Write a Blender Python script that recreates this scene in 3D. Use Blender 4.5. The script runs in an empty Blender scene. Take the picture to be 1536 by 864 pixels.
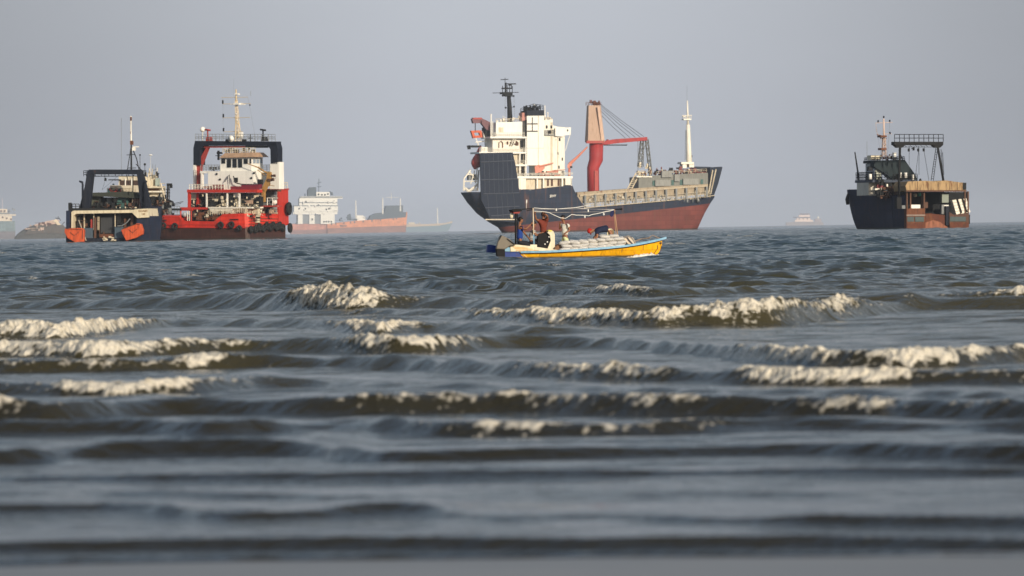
import bpy, math, random
import numpy as np
from mathutils import Vector, Matrix, Euler
random.seed(7)
scn = bpy.context.scene
R = math.radians
# ------------------------------------------------------------------ camera
FPX, W0, H0 = 8000.0, 1536.0, 864.0          # focal length in photo pixels (a telephoto of about 190 mm)
CAM_H = 1.2
ROLL, PITCH = math.atan(0.0169), math.atan(86.9/FPX)
camd = bpy.data.cameras.new('camera'); cam = bpy.data.objects.new('camera', camd)
scn.collection.objects.link(cam); scn.camera = cam
camd.sensor_width = 36.0; camd.lens = 36.0*FPX/W0
camd.clip_start = 0.5; camd.clip_end = 60000
camd.dof.use_dof = True; camd.dof.focus_distance = 270; camd.dof.aperture_fstop = 5.2
CM = Euler((math.pi/2-PITCH, 0, 0)).to_matrix() @ Matrix.Rotation(-ROLL, 3, 'Z')
cam.matrix_world = Matrix.Translation((0, 0, CAM_H)) @ CM.to_4x4()
def ray(px, py):
    """direction of a photo pixel, scaled so that y = 1"""
    v = CM @ Vector(((px-W0/2)/FPX, -(py-H0/2)/FPX, -1.0))
    return v.x/v.y, v.z/v.y
def ground(px, py):
    a, b = ray(px, py)
    y = -CAM_H/b
    return a*y, y
# ------------------------------------------------------------------ world, sun, exposure
SUN_AZ, SUN_EL = R(30), R(17)                 # azimuth to the right of straight behind the camera
sdir = Vector((math.sin(SUN_AZ)*math.cos(SUN_EL), -math.cos(SUN_AZ)*math.cos(SUN_EL), math.sin(SUN_EL)))
wd = bpy.data.worlds.new("World"); scn.world = wd; wd.use_nodes = True
nt = wd.node_tree; nt.nodes.clear()
sky = nt.nodes.new('ShaderNodeTexSky'); sky.sky_type = 'NISHITA'; sky.sun_disc = False
sky.sun_elevation = SUN_EL; sky.sun_rotation = math.atan2(sdir.x, sdir.y)
sky.air_density = 1.3; sky.dust_density = 3.0; sky.ozone_density = 3.0
veil = nt.nodes.new('ShaderNodeMix'); veil.data_type = 'RGBA'
# the veil is thick towards the horizon and thins upwards
tcv = nt.nodes.new('ShaderNodeTexCoord'); sxv = nt.nodes.new('ShaderNodeSeparateXYZ'); nt.links.new(tcv.outputs['Generated'], sxv.inputs[0])
mrv = nt.nodes.new('ShaderNodeMapRange'); mrv.interpolation_type = 'SMOOTHSTEP'
mrv.inputs[1].default_value = 0.0; mrv.inputs[1].default_value = 0.02; mrv.inputs[2].default_value = 0.34; mrv.inputs[3].default_value = 0.86; mrv.inputs[4].default_value = 0.22
nt.links.new(sxv.outputs[2], mrv.inputs[0]); nt.links.new(mrv.outputs[0], veil.inputs[0])
veil.inputs[7].default_value = (4.82, 5.10, 5.72, 1)       # thin even cloud veil over the blue
tcn = nt.nodes.new('ShaderNodeTexCoord'); mpn = nt.nodes.new('ShaderNodeMapping')
mpn.inputs['Scale'].default_value = (9, 9, 26)
nsn = nt.nodes.new('ShaderNodeTexNoise'); nsn.inputs['Scale'].default_value = 1.0; nsn.inputs['Detail'].default_value = 3
nt.links.new(tcn.outputs['Generated'], mpn.inputs[0]); nt.links.new(mpn.outputs[0], nsn.inputs['Vector'])
mrn = nt.nodes.new('ShaderNodeMapRange'); mrn.inputs[1].default_value = 0.3; mrn.inputs[2].default_value = 0.7
mrn.inputs[3].default_value = 0.97; mrn.inputs[4].default_value = 1.03
nt.links.new(nsn.outputs['Fac'], mrn.inputs[0])
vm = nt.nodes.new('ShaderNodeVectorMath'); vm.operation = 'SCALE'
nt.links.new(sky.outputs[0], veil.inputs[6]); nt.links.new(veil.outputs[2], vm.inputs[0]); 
# lens vignette put into the sky colour: dimmer to both sides, near the horizon
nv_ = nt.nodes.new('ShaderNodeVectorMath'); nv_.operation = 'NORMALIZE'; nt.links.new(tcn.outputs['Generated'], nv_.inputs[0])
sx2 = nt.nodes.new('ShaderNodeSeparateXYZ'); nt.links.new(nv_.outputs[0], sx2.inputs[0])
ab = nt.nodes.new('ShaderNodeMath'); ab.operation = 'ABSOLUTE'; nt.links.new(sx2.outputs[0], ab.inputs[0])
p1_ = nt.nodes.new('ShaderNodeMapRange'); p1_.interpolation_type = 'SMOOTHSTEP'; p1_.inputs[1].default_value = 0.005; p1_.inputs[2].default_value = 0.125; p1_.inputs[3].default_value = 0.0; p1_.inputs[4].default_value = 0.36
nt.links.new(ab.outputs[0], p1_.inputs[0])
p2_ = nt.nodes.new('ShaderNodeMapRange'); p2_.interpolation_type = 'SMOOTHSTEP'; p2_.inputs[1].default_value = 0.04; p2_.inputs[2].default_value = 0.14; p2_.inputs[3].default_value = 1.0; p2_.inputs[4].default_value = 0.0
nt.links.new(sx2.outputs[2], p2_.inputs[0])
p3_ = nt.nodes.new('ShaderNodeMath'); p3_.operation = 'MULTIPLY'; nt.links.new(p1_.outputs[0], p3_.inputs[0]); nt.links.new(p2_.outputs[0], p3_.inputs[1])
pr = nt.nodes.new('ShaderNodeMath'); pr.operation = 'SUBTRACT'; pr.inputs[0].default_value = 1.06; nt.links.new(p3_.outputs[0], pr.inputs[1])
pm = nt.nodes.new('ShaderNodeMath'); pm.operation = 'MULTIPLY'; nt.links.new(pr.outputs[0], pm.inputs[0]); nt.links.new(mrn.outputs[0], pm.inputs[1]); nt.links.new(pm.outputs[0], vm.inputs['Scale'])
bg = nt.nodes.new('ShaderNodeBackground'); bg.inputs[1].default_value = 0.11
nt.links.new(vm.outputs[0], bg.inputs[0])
wo = nt.nodes.new('ShaderNodeOutputWorld'); nt.links.new(bg.outputs[0], wo.inputs[0])
sl = bpy.data.lights.new('sun', 'SUN'); sl.energy = 4.2; sl.angle = R(0.6); sl.color = (1.0, 0.88, 0.71)
so = bpy.data.objects.new('sun', sl); scn.collection.objects.link(so)
so.rotation_euler = sdir.to_track_quat('Z', 'Y').to_euler(); so.location = (60, -100, 60)
scn.view_settings.view_transform = 'Standard'; scn.view_settings.look = 'None'
scn.view_settings.exposure = 0.0; scn.view_settings.gamma = 1.0
try:
    scn.cycles.use_denoising = True
    scn.cycles.volume_bounces = 0; scn.cycles.max_bounces = 6; scn.cycles.sample_clamp_indirect = 6
except Exception: pass
HAZE_D = 0.000031
# ------------------------------------------------------------------ materials
def new_mat(name):
    m = bpy.data.materials.new(name); m.use_nodes = True
    return m, m.node_tree.nodes, m.node_tree.links, m.node_tree.nodes['Principled BSDF']
_mats = {}
def paint(name, col, rough=0.5, dirt=0.35, rust=0.0, scale=1.0, metal=0.0, dcol=None, rcol=(0.16, 0.06, 0.025), streak=6.0):
    """painted steel / cloth / wood: base colour, blotchy dirt, vertical streaks and rust patches (object space, metres)"""
    if name in _mats: return _mats[name]
    m, N, L, B = new_mat(name)
    tc = N.new('ShaderNodeTexCoord')
    n1 = N.new('ShaderNodeTexNoise'); n1.inputs['Scale'].default_value = 0.35*scale; n1.inputs['Detail'].default_value = 7; n1.inputs['Roughness'].default_value = .65
    L.new(tc.outputs['Object'], n1.inputs['Vector'])
    mp = N.new('ShaderNodeMapping'); mp.inputs['Scale'].default_value = (1.0*scale, 1.0*scale, 1.0*scale/streak)
    L.new(tc.outputs['Object'], mp.inputs[0])
    n2 = N.new('ShaderNodeTexNoise'); n2.inputs['Scale'].default_value = 1.6; n2.inputs['Detail'].default_value = 6
    L.new(mp.outputs[0], n2.inputs['Vector'])
    r1 = N.new('ShaderNodeMapRange'); r1.inputs[1].default_value = .42; r1.inputs[2].default_value = .72; r1.inputs[4].default_value = dirt
    L.new(n2.outputs['Fac'], r1.inputs[0])
    mx = N.new('ShaderNodeMix'); mx.data_type = 'RGBA'
    mx.inputs[6].default_value = (*col, 1)
    d = dcol or tuple(c*0.45+0.004 for c in col)
    mx.inputs[7].default_value = (*d, 1)
    L.new(r1.outputs[0], mx.inputs[0])
    out = mx.outputs[2]
    if rust > 0:
        r2 = N.new('ShaderNodeMapRange'); r2.inputs[1].default_value = .66-.22*rust; r2.inputs[2].default_value = .74-.18*rust
        ad = N.new('ShaderNodeMath'); ad.operation = 'ADD'
        h1 = N.new('ShaderNodeMath'); h1.operation = 'MULTIPLY'; h1.inputs[1].default_value = .5; L.new(n1.outputs['Fac'], h1.inputs[0])
        h2 = N.new('ShaderNodeMath'); h2.operation = 'MULTIPLY'; h2.inputs[1].default_value = .5; L.new(n2.outputs['Fac'], h2.inputs[0])
        L.new(h1.outputs[0], ad.inputs[0]); L.new(h2.outputs[0], ad.inputs[1]); L.new(ad.outputs[0], r2.inputs[0])
        m2 = N.new('ShaderNodeMix'); m2.data_type = 'RGBA'; m2.inputs[7].default_value = (*rcol, 1)
        L.new(r2.outputs[0], m2.inputs[0]); L.new(out, m2.inputs[6]); out = m2.outputs[2]
    L.new(out, B.inputs['Base Color'])
    B.inputs['Roughness'].default_value = rough; B.inputs['Metallic'].default_value = metal; B.inputs['Specular IOR Level'].default_value = .3
    _mats[name] = m
    return m
def hull_paint(name, top, boot, a, b, rough=.5, rust=.3, band=None, scale=1.0, axis=0, growth=.35):
    """two-tone hull: boot colour below the line z = a + b*x, worn edge, rust streaks, weed at the waterline"""
    m, N, L, B = new_mat(name)
    tc = N.new('ShaderNodeTexCoord'); sx = N.new('ShaderNodeSeparateXYZ'); L.new(tc.outputs['Object'], sx.inputs[0])
    def M(op, x, y=None):
        n = N.new('ShaderNodeMath'); n.operation = op
        for i, v in enumerate((x, y)):
            if v is None: continue
            if isinstance(v, (int, float)): n.inputs[i].default_value = v
            else: L.new(v, n.inputs[i])
        return n.outputs[0]
    def mix(f, c1, c2):
        n = N.new('ShaderNodeMix'); n.data_type = 'RGBA'; L.new(f, n.inputs[0])
        for i, c in ((6, c1), (7, c2)):
            if isinstance(c, tuple): n.inputs[i].default_value = (*c, 1)
            else: L.new(c, n.inputs[i])
        return n.outputs[2]
    def noise(sc, st, det=6):
        mp = N.new('ShaderNodeMapping'); mp.inputs['Scale'].default_value = (scale*sc, scale*sc, scale*sc/st); L.new(tc.outputs['Object'], mp.inputs[0])
        n = N.new('ShaderNodeTexNoise'); n.inputs['Scale'].default_value = 1; n.inputs['Detail'].default_value = det; L.new(mp.outputs[0], n.inputs['Vector'])
        return n.outputs['Fac']
    def rng(x, lo, hi, to=1.0):
        n = N.new('ShaderNodeMapRange'); n.inputs[1].default_value = lo; n.inputs[2].default_value = hi; n.inputs[4].default_value = to; L.new(x, n.inputs[0]); return n.outputs[0]
    nA, nB = noise(.25, 5), noise(1.1, 9)
    zz = M('SUBTRACT', M('SUBTRACT', sx.outputs[2], a), M('MULTIPLY', sx.outputs[axis], b))
    f = M('GREATER_THAN', zz, 0.0)
    cb = mix(rng(nB, .4, .75, .5), boot, tuple(c*.45+.008 for c in boot))
    ct = mix(rng(nB, .4, .75, .6), top, tuple(c*1.5+.006 for c in top))
    c = mix(f, cb, ct)
    cx = N.new('ShaderNodeCombineXYZ'); ax_ = M('ADD', sx.outputs[0], M('MULTIPLY', sx.outputs[1], .7)); L.new(ax_, cx.inputs[0]); L.new(sx.outputs[2], cx.inputs[1])
    bk_ = N.new('ShaderNodeTexBrick'); L.new(cx.outputs[0], bk_.inputs['Vector'])
    bk_.inputs['Color1'].default_value = (.80, .80, .80, 1); bk_.inputs['Color2'].default_value = (1.12, 1.12, 1.12, 1); bk_.inputs['Mortar'].default_value = (.55, .52, .5, 1)
    bk_.inputs['Scale'].default_value = 1.0; bk_.inputs['Mortar Size'].default_value = .05/scale; bk_.inputs['Mortar Smooth'].default_value = .6
    bk_.inputs['Brick Width'].default_value = 3.4/scale; bk_.inputs['Row Height'].default_value = 1.1/scale
    c = (lambda n: (setattr(n, 'data_type', 'RGBA'), setattr(n, 'blend_type', 'MULTIPLY'), setattr(n.inputs[0], 'default_value', 1.0), L.new(c, n.inputs[6]), L.new(bk_.outputs['Color'], n.inputs[7]), n.outputs[2])[-1])(N.new('ShaderNodeMix'))
    rs = rng(M('ADD', M('MULTIPLY', nA, .45), M('MULTIPLY', nB, .55)), .66-.2*rust, .76-.16*rust, .8)
    c = mix(rs, c, (.15, .06, .03))
    nC = noise(2.6, 22); sk = rng(nC, .57, .72, .55); c = mix(sk, c, (.12, .055, .035))
    if band:
        fb = M('MULTIPLY', M('GREATER_THAN', zz, -band[0]), M('LESS_THAN', zz, band[0]))
        c = mix(fb, c, band[1])
    gz = rng(M('ADD', M('SUBTRACT', growth, sx.outputs[2]), M('MULTIPLY', nB, growth)), 0, growth, .85)
    c = mix(gz, c, (.035, .035, .028))
    L.new(c, B.inputs['Base Color']); B.inputs['Roughness'].default_value = rough; B.inputs['Specular IOR Level'].default_value = .3
    return m
# ------------------------------------------------------------------ mesh builder
class MB:
    def __init__(s): s.v, s.f, s.sm = [], [], []
    def add(s, vs, fs, smooth=False):
        o = len(s.v); s.v += [tuple(p) for p in vs]; s.f += [tuple(i+o for i in f) for f in fs]; s.sm += [smooth]*len(fs); return s
    def box(s, x0, x1, y0, y1, z0, z1):
        vs = [(x, y, z) for z in (z0, z1) for y in (y0, y1) for x in (x0, x1)]
        return s.add(vs, [(0,2,3,1), (4,5,7,6), (0,1,5,4), (2,6,7,3), (0,4,6,2), (1,3,7,5)])
    def hexa(s, a, b):
        """two quads (lists of 4 points) joined into a solid"""
        return s.add(list(a)+list(b), [(3,2,1,0), (4,5,6,7), (0,1,5,4), (1,2,6,5), (2,3,7,6), (3,0,4,7)])
    def prism(s, pts, off):
        n = len(pts); off = Vector(off)
        vs = [Vector(p) for p in pts]; vs += [p+off for p in vs]
        return s.add(vs, [tuple(range(n)), tuple(range(2*n-1, n-1, -1))]+[(i, n+i, n+(i+1) % n, (i+1) % n) for i in range(n)])
    def tube(s, pts, r, n=6, closed_ends=True):
        pts = [Vector(p) for p in pts]; k = len(pts)
        rs = r if isinstance(r, (list, tuple)) else [r]*k
        base = len(s.v); vs = []
        for i, p in enumerate(pts):
            d = (pts[min(i+1, k-1)]-pts[max(i-1, 0)])
            d = d.normalized() if d.length > 1e-9 else Vector((0, 0, 1))
            a = Vector((0, 0, 1)) if abs(d.z) < .9 else Vector((1, 0, 0))
            u = d.cross(a).normalized(); w = d.cross(u)
            for j in range(n):
                t = 2*math.pi*j/n
                vs.append(p+(u*math.cos(t)+w*math.sin(t))*rs[i])
        fs = [(i*n+j, i*n+(j+1) % n, (i+1)*n+(j+1) % n, (i+1)*n+j) for i in range(k-1) for j in range(n)]
        if closed_ends: fs += [tuple(range(n-1, -1, -1)), tuple((k-1)*n+j for j in range(n))]
        return s.add(vs, fs, n > 6)
    def ball(s, c, r, nu=12, nv=8):
        c = Vector(c); rr = r if isinstance(r, (tuple, list)) else (r, r, r)
        vs, fs = [], []
        for i in range(nv+1):
            a = math.pi*i/nv
            for j in range(nu):
                b = 2*math.pi*j/nu
                vs.append((c.x+rr[0]*math.sin(a)*math.cos(b), c.y+rr[1]*math.sin(a)*math.sin(b), c.z+rr[2]*math.cos(a)))
        for i in range(nv):
            for j in range(nu):
                fs.append((i*nu+j, (i+1)*nu+j, (i+1)*nu+(j+1) % nu, i*nu+(j+1) % nu))
        return s.add(vs, fs, True)
    def torus(s, c, axis, R_, r_, n=18, m=8):
        c = Vector(c); d = Vector(axis).normalized()
        a = Vector((0, 0, 1)) if abs(d.z) < .9 else Vector((1, 0, 0))
        u = d.cross(a).normalized(); w = d.cross(u); vs = []
        for i in range(n):
            t = 2*math.pi*i/n; e = u*math.cos(t)+w*math.sin(t)
            for j in range(m):
                q = 2*math.pi*j/m
                vs.append(c+e*(R_+r_*math.cos(q))+d*r_*math.sin(q))
        fs = [(i*m+j, ((i+1) % n)*m+j, ((i+1) % n)*m+(j+1) % m, i*m+(j+1) % m) for i in range(n) for j in range(m)]
        return s.add(vs, fs, True)
    def rail(s, pts, h=1.1, step=2.0, r=.045, bars=3):
        pts = [Vector(p) for p in pts]
        for a, b in zip(pts[:-1], pts[1:]):
            for k in range(1, bars+1):
                z = Vector((0, 0, h*k/bars)); s.tube([a+z, b+z], r, 4)
            n = max(1, int(round((b-a).length/step)))
            for i in range(n+1):
                p = a.lerp(b, i/n); s.tube([p, p+Vector((0, 0, h))], r*1.1, 4)
        return s
    def lattice(s, a, b, w0, w1, r=.05, n=6):
        """square lattice tower / jib from a to b"""
        a, b = Vector(a), Vector(b); d = (b-a).normalized()
        q = Vector((0, 1, 0)) if abs(d.y) < .9 else Vector((1, 0, 0))
        u = d.cross(q).normalized(); w = d.cross(u); rings = []
        for i in range(n+1):
            t = i/n; p = a.lerp(b, t); k = (w0+(w1-w0)*t)/2
            rings.append([p+u*k+w*k, p-u*k+w*k, p-u*k-w*k, p+u*k-w*k])
        for j in range(4): s.tube([rg[j] for rg in rings], r, 4)
        for i in range(n):
            for j in range(4):
                s.tube([rings[i][j], rings[i+1][(j+1) % 4]], r*.7, 4)
                s.tube([rings[i+1][j], rings[i+1][(j+1) % 4]], r*.6, 4)
        return s
    def text(s, body, origin, xdir, ydir, size, depth=.03):
        cu = bpy.data.curves.new('t', 'FONT'); cu.body = body; cu.size = size; cu.extrude = depth; cu.align_x = 'CENTER'; cu.align_y = 'CENTER'
        cu.resolution_u = 2; cu.offset = size*.015
        ob = bpy.data.objects.new('t', cu); scn.collection.objects.link(ob)
        me = bpy.data.meshes.new_from_object(ob.evaluated_get(bpy.context.evaluated_depsgraph_get()))
        o, X, Y = Vector(origin), Vector(xdir).normalized(), Vector(ydir).normalized(); Z = X.cross(Y)
        vs = [o+X*v.co.x+Y*v.co.y+Z*v.co.z for v in me.vertices]
        s.add(vs, [tuple(p.vertices) for p in me.polygons])
        bpy.data.objects.remove(ob); bpy.data.curves.remove(cu); bpy.data.meshes.remove(me)
        return s
    def make(s, name, mat, parent=None, bevel=0, label=None):
        me = bpy.data.meshes.new(name); me.from_pydata(s.v, [], s.f)
        me.polygons.foreach_set('use_smooth', s.sm); me.materials.append(mat) if mat else None; me.update()
        o = bpy.data.objects.new(name, me); scn.collection.objects.link(o)
        if parent is not None: o.parent = parent
        if bevel:
            b = o.modifiers.new('b', 'BEVEL'); b.width = bevel; b.segments = 2; b.limit_method = 'ANGLE'
        if label: o['label'] = label
        return o
def tag(o, label=None, cat=None, group=None, kind=None):
    if label: o['label'] = label
    if cat: o['category'] = cat
    if group: o['group'] = group
    if kind: o['kind'] = kind
    return o
def copy_tree(o, parent=None):
    c = o.copy(); scn.collection.objects.link(c); c.parent = parent
    for ch in [x for x in o.children]: copy_tree(ch, c)
    return c
class Frame:
    """local frame of one vessel: l runs along the picture, w runs away from the viewer, z up; all in metres"""
    def __init__(s, name, label, cat, px, d, theta, group=None):
        d = d*.625
        s.d, s.th = d, R(theta); s.c, s.s = math.cos(s.th), math.sin(s.th)
        a, b = ray(px, 345); s.X, s.Y = a*d, d; s.S = FPX/d
        s.root = bpy.data.objects.new(name, None); scn.collection.objects.link(s.root)
        s.root.location = (s.X, s.Y, 0); s.root.rotation_euler = (0, 0, s.th)
        s.root.empty_display_size = 3
        tag(s.root, label, cat, group)
    def P(s, px, py, w=0.0):
        a, b = ray(px, py)
        l = (a*(s.Y+w*s.c)-s.X+w*s.s)/(s.c-a*s.s)
        y = s.Y+l*s.s+w*s.c
        return Vector((l, w, CAM_H+b*y))
    def m(s, npx): return npx/s.S
    def box(s, mb, x0, x1, y0, y1, w0, w1):
        """front face spans photo pixels x0..x1, y0..y1 (top..bottom) at depth w0, solid back to w1"""
        A = [s.P(x0, y1, w0), s.P(x1, y1, w0), s.P(x1, y0, w0), s.P(x0, y0, w0)]
        o = Vector((0, w1-w0, 0)); return mb.hexa(A, [p+o for p in A])
    def poly(s, mb, pts, w0, w1):
        return mb.prism([s.P(x, y, w0) for x, y in pts], (0, w1-w0, 0))
    def tube(s, mb, pts, rpx, n=6):
        """points (px, py, w); radius in photo pixels (a number or one per point)"""
        rr = [r/s.S for r in rpx] if isinstance(rpx, (list, tuple)) else rpx/s.S
        return mb.tube([s.P(*p) for p in pts], rr, n)
    def part(s, name, mb, mat, parent=None, bevel=0, label=None):
        return mb.make(name, mat, parent or s.root, bevel, label)
    def quick(s, name, mat, x0, x1, y0, y1, w0, w1, parent=None, bevel=0):
        return s.part(name, s.box(MB(), x0, x1, y0, y1, w0, w1), mat, parent, bevel)
def loft(secs, name, mat, parent, smooth=True, cap=True):
    """secs: list of equal-length point rings (open: keel..deck far side etc. closed loop)"""
    mb = MB(); n = len(secs[0]); vs = [p for sc_ in secs for p in sc_]
    fs = [(i*n+j, (i+1)*n+j, (i+1)*n+(j+1) % n, i*n+(j+1) % n) for i in range(len(secs)-1) for j in range(n)]
    if cap: fs += [tuple(range(n)), tuple(len(vs)-n+j for j in range(n-1, -1, -1))]
    mb.add(vs, fs, smooth); o = mb.make(name, mat, parent)
    if smooth:
        for p in o.data.polygons:
            if len(p.vertices) > 4: p.use_smooth = False
        md = o.modifiers.new('e', 'EDGE_SPLIT'); md.split_angle = R(35)
    return o
def hull(st, name, mat, parent, axis='l', wc=0.0, p=.45, n=9):
    """st: stations (pos, half breadth at deck, half breadth at keel line, z deck, z keel)"""
    secs = []
    for (pos, bd, bk, zd, zk) in st:
        side = []
        for i in range(n+1):
            t = i/n; side.append((bk+(bd-bk)*t**p, zk+(zd-zk)*t))
        ring = [(-b, z) for b, z in reversed(side)]+[(b, z) for b, z in side]
        secs.append([(pos, wc+b, z) if axis == 'l' else (wc+b, pos, z) for b, z in ring])
    return loft(secs, name, mat, parent)
# ------------------------------------------------------------------ noise helpers (numpy)
_rs = np.random.RandomState(11); _lat = _rs.rand(256, 256).astype(np.float32)
def vnoise(x, y):
    xi = np.floor(x).astype(np.int32); yi = np.floor(y).astype(np.int32)
    fx = (x-xi).astype(np.float32); fy = (y-yi).astype(np.float32)
    fx = fx*fx*(3-2*fx); fy = fy*fy*(3-2*fy)
    a = _lat[yi & 255, xi & 255]; b = _lat[yi & 255, (xi+1) & 255]; c = _lat[(yi+1) & 255, xi & 255]; d = _lat[(yi+1) & 255, (xi+1) & 255]
    return (a+(b-a)*fx)*(1-fy)+(c+(d-c)*fx)*fy
def fbm(x, y, o=4, g=.5):
    s = 0; a = 1.0; t = 0
    for i in range(o):
        s = s+a*vnoise(x*2**i+17.3*i, y*2**i+5.1*i); t += a; a *= g
    return s/t
def sstep(a, b, x):
    t = np.clip((x-a)/(b-a), 0, 1); return t*t*(3-2*t)
# ------------------------------------------------------------------ surf: breaker lines traced as ground curves
# (points of the wave's foot (px, py), height m, back length m, foam runs [(px0, px1, strength)])
BRK = [
 ([(-300,462),(0,460),(330,461),(420,466),(500,469),(630,467),(760,470),(900,471),(1100,468),(1700,458)], .20, 2.6, [(414,650,1.35)], [(380,.9),(450,1.15),(620,1.0),(700,.95)]),
 ([(-300,424),(0,420),(300,424),(700,432),(860,440),(980,442),(1300,430),(1700,420)], .10, 3.0, [(868,1000,1.15)], None),
 ([(500,470),(640,472),(700,476),(800,484),(950,489),(1120,486),(1200,484),(1290,474),(1420,460),(1536,458),(1800,455)], .15, 2.4, [(685,1330,1.05),(1375,1460,.5),(1462,1700,1.05)], [(700,.7),(1000,.85),(1150,1.15),(1300,1.0),(1400,.5),(1470,1.1)]),
 ([(-300,508),(0,506),(100,506),(200,494),(260,488),(420,490),(560,502),(640,496),(800,500)], .13, 2.2, [(-300,240,1.1),(450,665,.95)], [(100,1.3),(260,.9)]),
 ([(-300,536),(0,534),(150,536),(330,528),(420,528),(480,528),(560,532),(700,528),(760,520),(900,522),(1020,530),(1200,548),(1300,549),(1450,546),(1536,538),(1800,530)], .085, 1.9, [(-300,400,.8),(495,726,1.0),(1095,1700,1.1)], [(400,1.1),(520,1.35),(720,1.1),(1000,.8),(1200,1.1),(1500,1.3)]),
 ([(-300,558),(0,558),(200,556),(330,552),(390,550),(560,552),(800,566),(1000,572),(1200,575),(1536,572),(1800,570)], .075, 1.7, [(-300,370,.95),(755,1085,.6),(1085,1420,.95),(1400,1700,.5)], None),
 ([(-300,590),(0,590),(200,592),(330,586),(420,576),(700,582),(1100,590),(1500,596),(1800,598)], .075, 1.5, [(15,410,.8)], [(400,1.2),(500,.5)]),
 ([(-300,634),(0,632),(80,634),(250,620),(480,622),(760,618),(1000,622),(1170,622),(1300,622),(1536,628),(1800,628)], .078, 1.3, [(-300,90,.85),(440,1100,.36),(1165,1390,.85),(1380,1700,.3)], None),
 ([(-300,652),(0,650),(200,646),(300,652),(500,642),(640,650),(800,649),(950,648),(1150,640),(1400,642),(1800,640)], .062, 1.2, [(615,1140,.75)], None),
 ([(-300,690),(0,694),(200,680),(430,678),(560,690),(800,684),(1000,680),(1200,678),(1400,686),(1800,694)], .048, 1.0, [], None),
 ([(-300,705),(0,720),(500,718),(900,712),(1536,708),(1800,705)], .02, .7, [], None),
 ([(-300,740),(0,742),(600,745),(1100,740),(1800,744)], .009, .5, [], None),
 ([(-300,772),(40,768),(200,766),(290,780),(380,779),(480,776),(600,764),(700,781),(800,780),(830,774),(1060,784),(1300,787),(1536,790),(1800,792)], .028, .5, [], None),
 ([(-300,824),(0,826),(300,822),(600,820),(900,822),(1200,816),(1536,822),(1800,824)], .028, .7, [], None),
 ([(-300,842),(0,846),(300,842),(700,838),(1100,836),(1536,838),(1800,838)], .02, .4, [], None),
]
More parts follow.
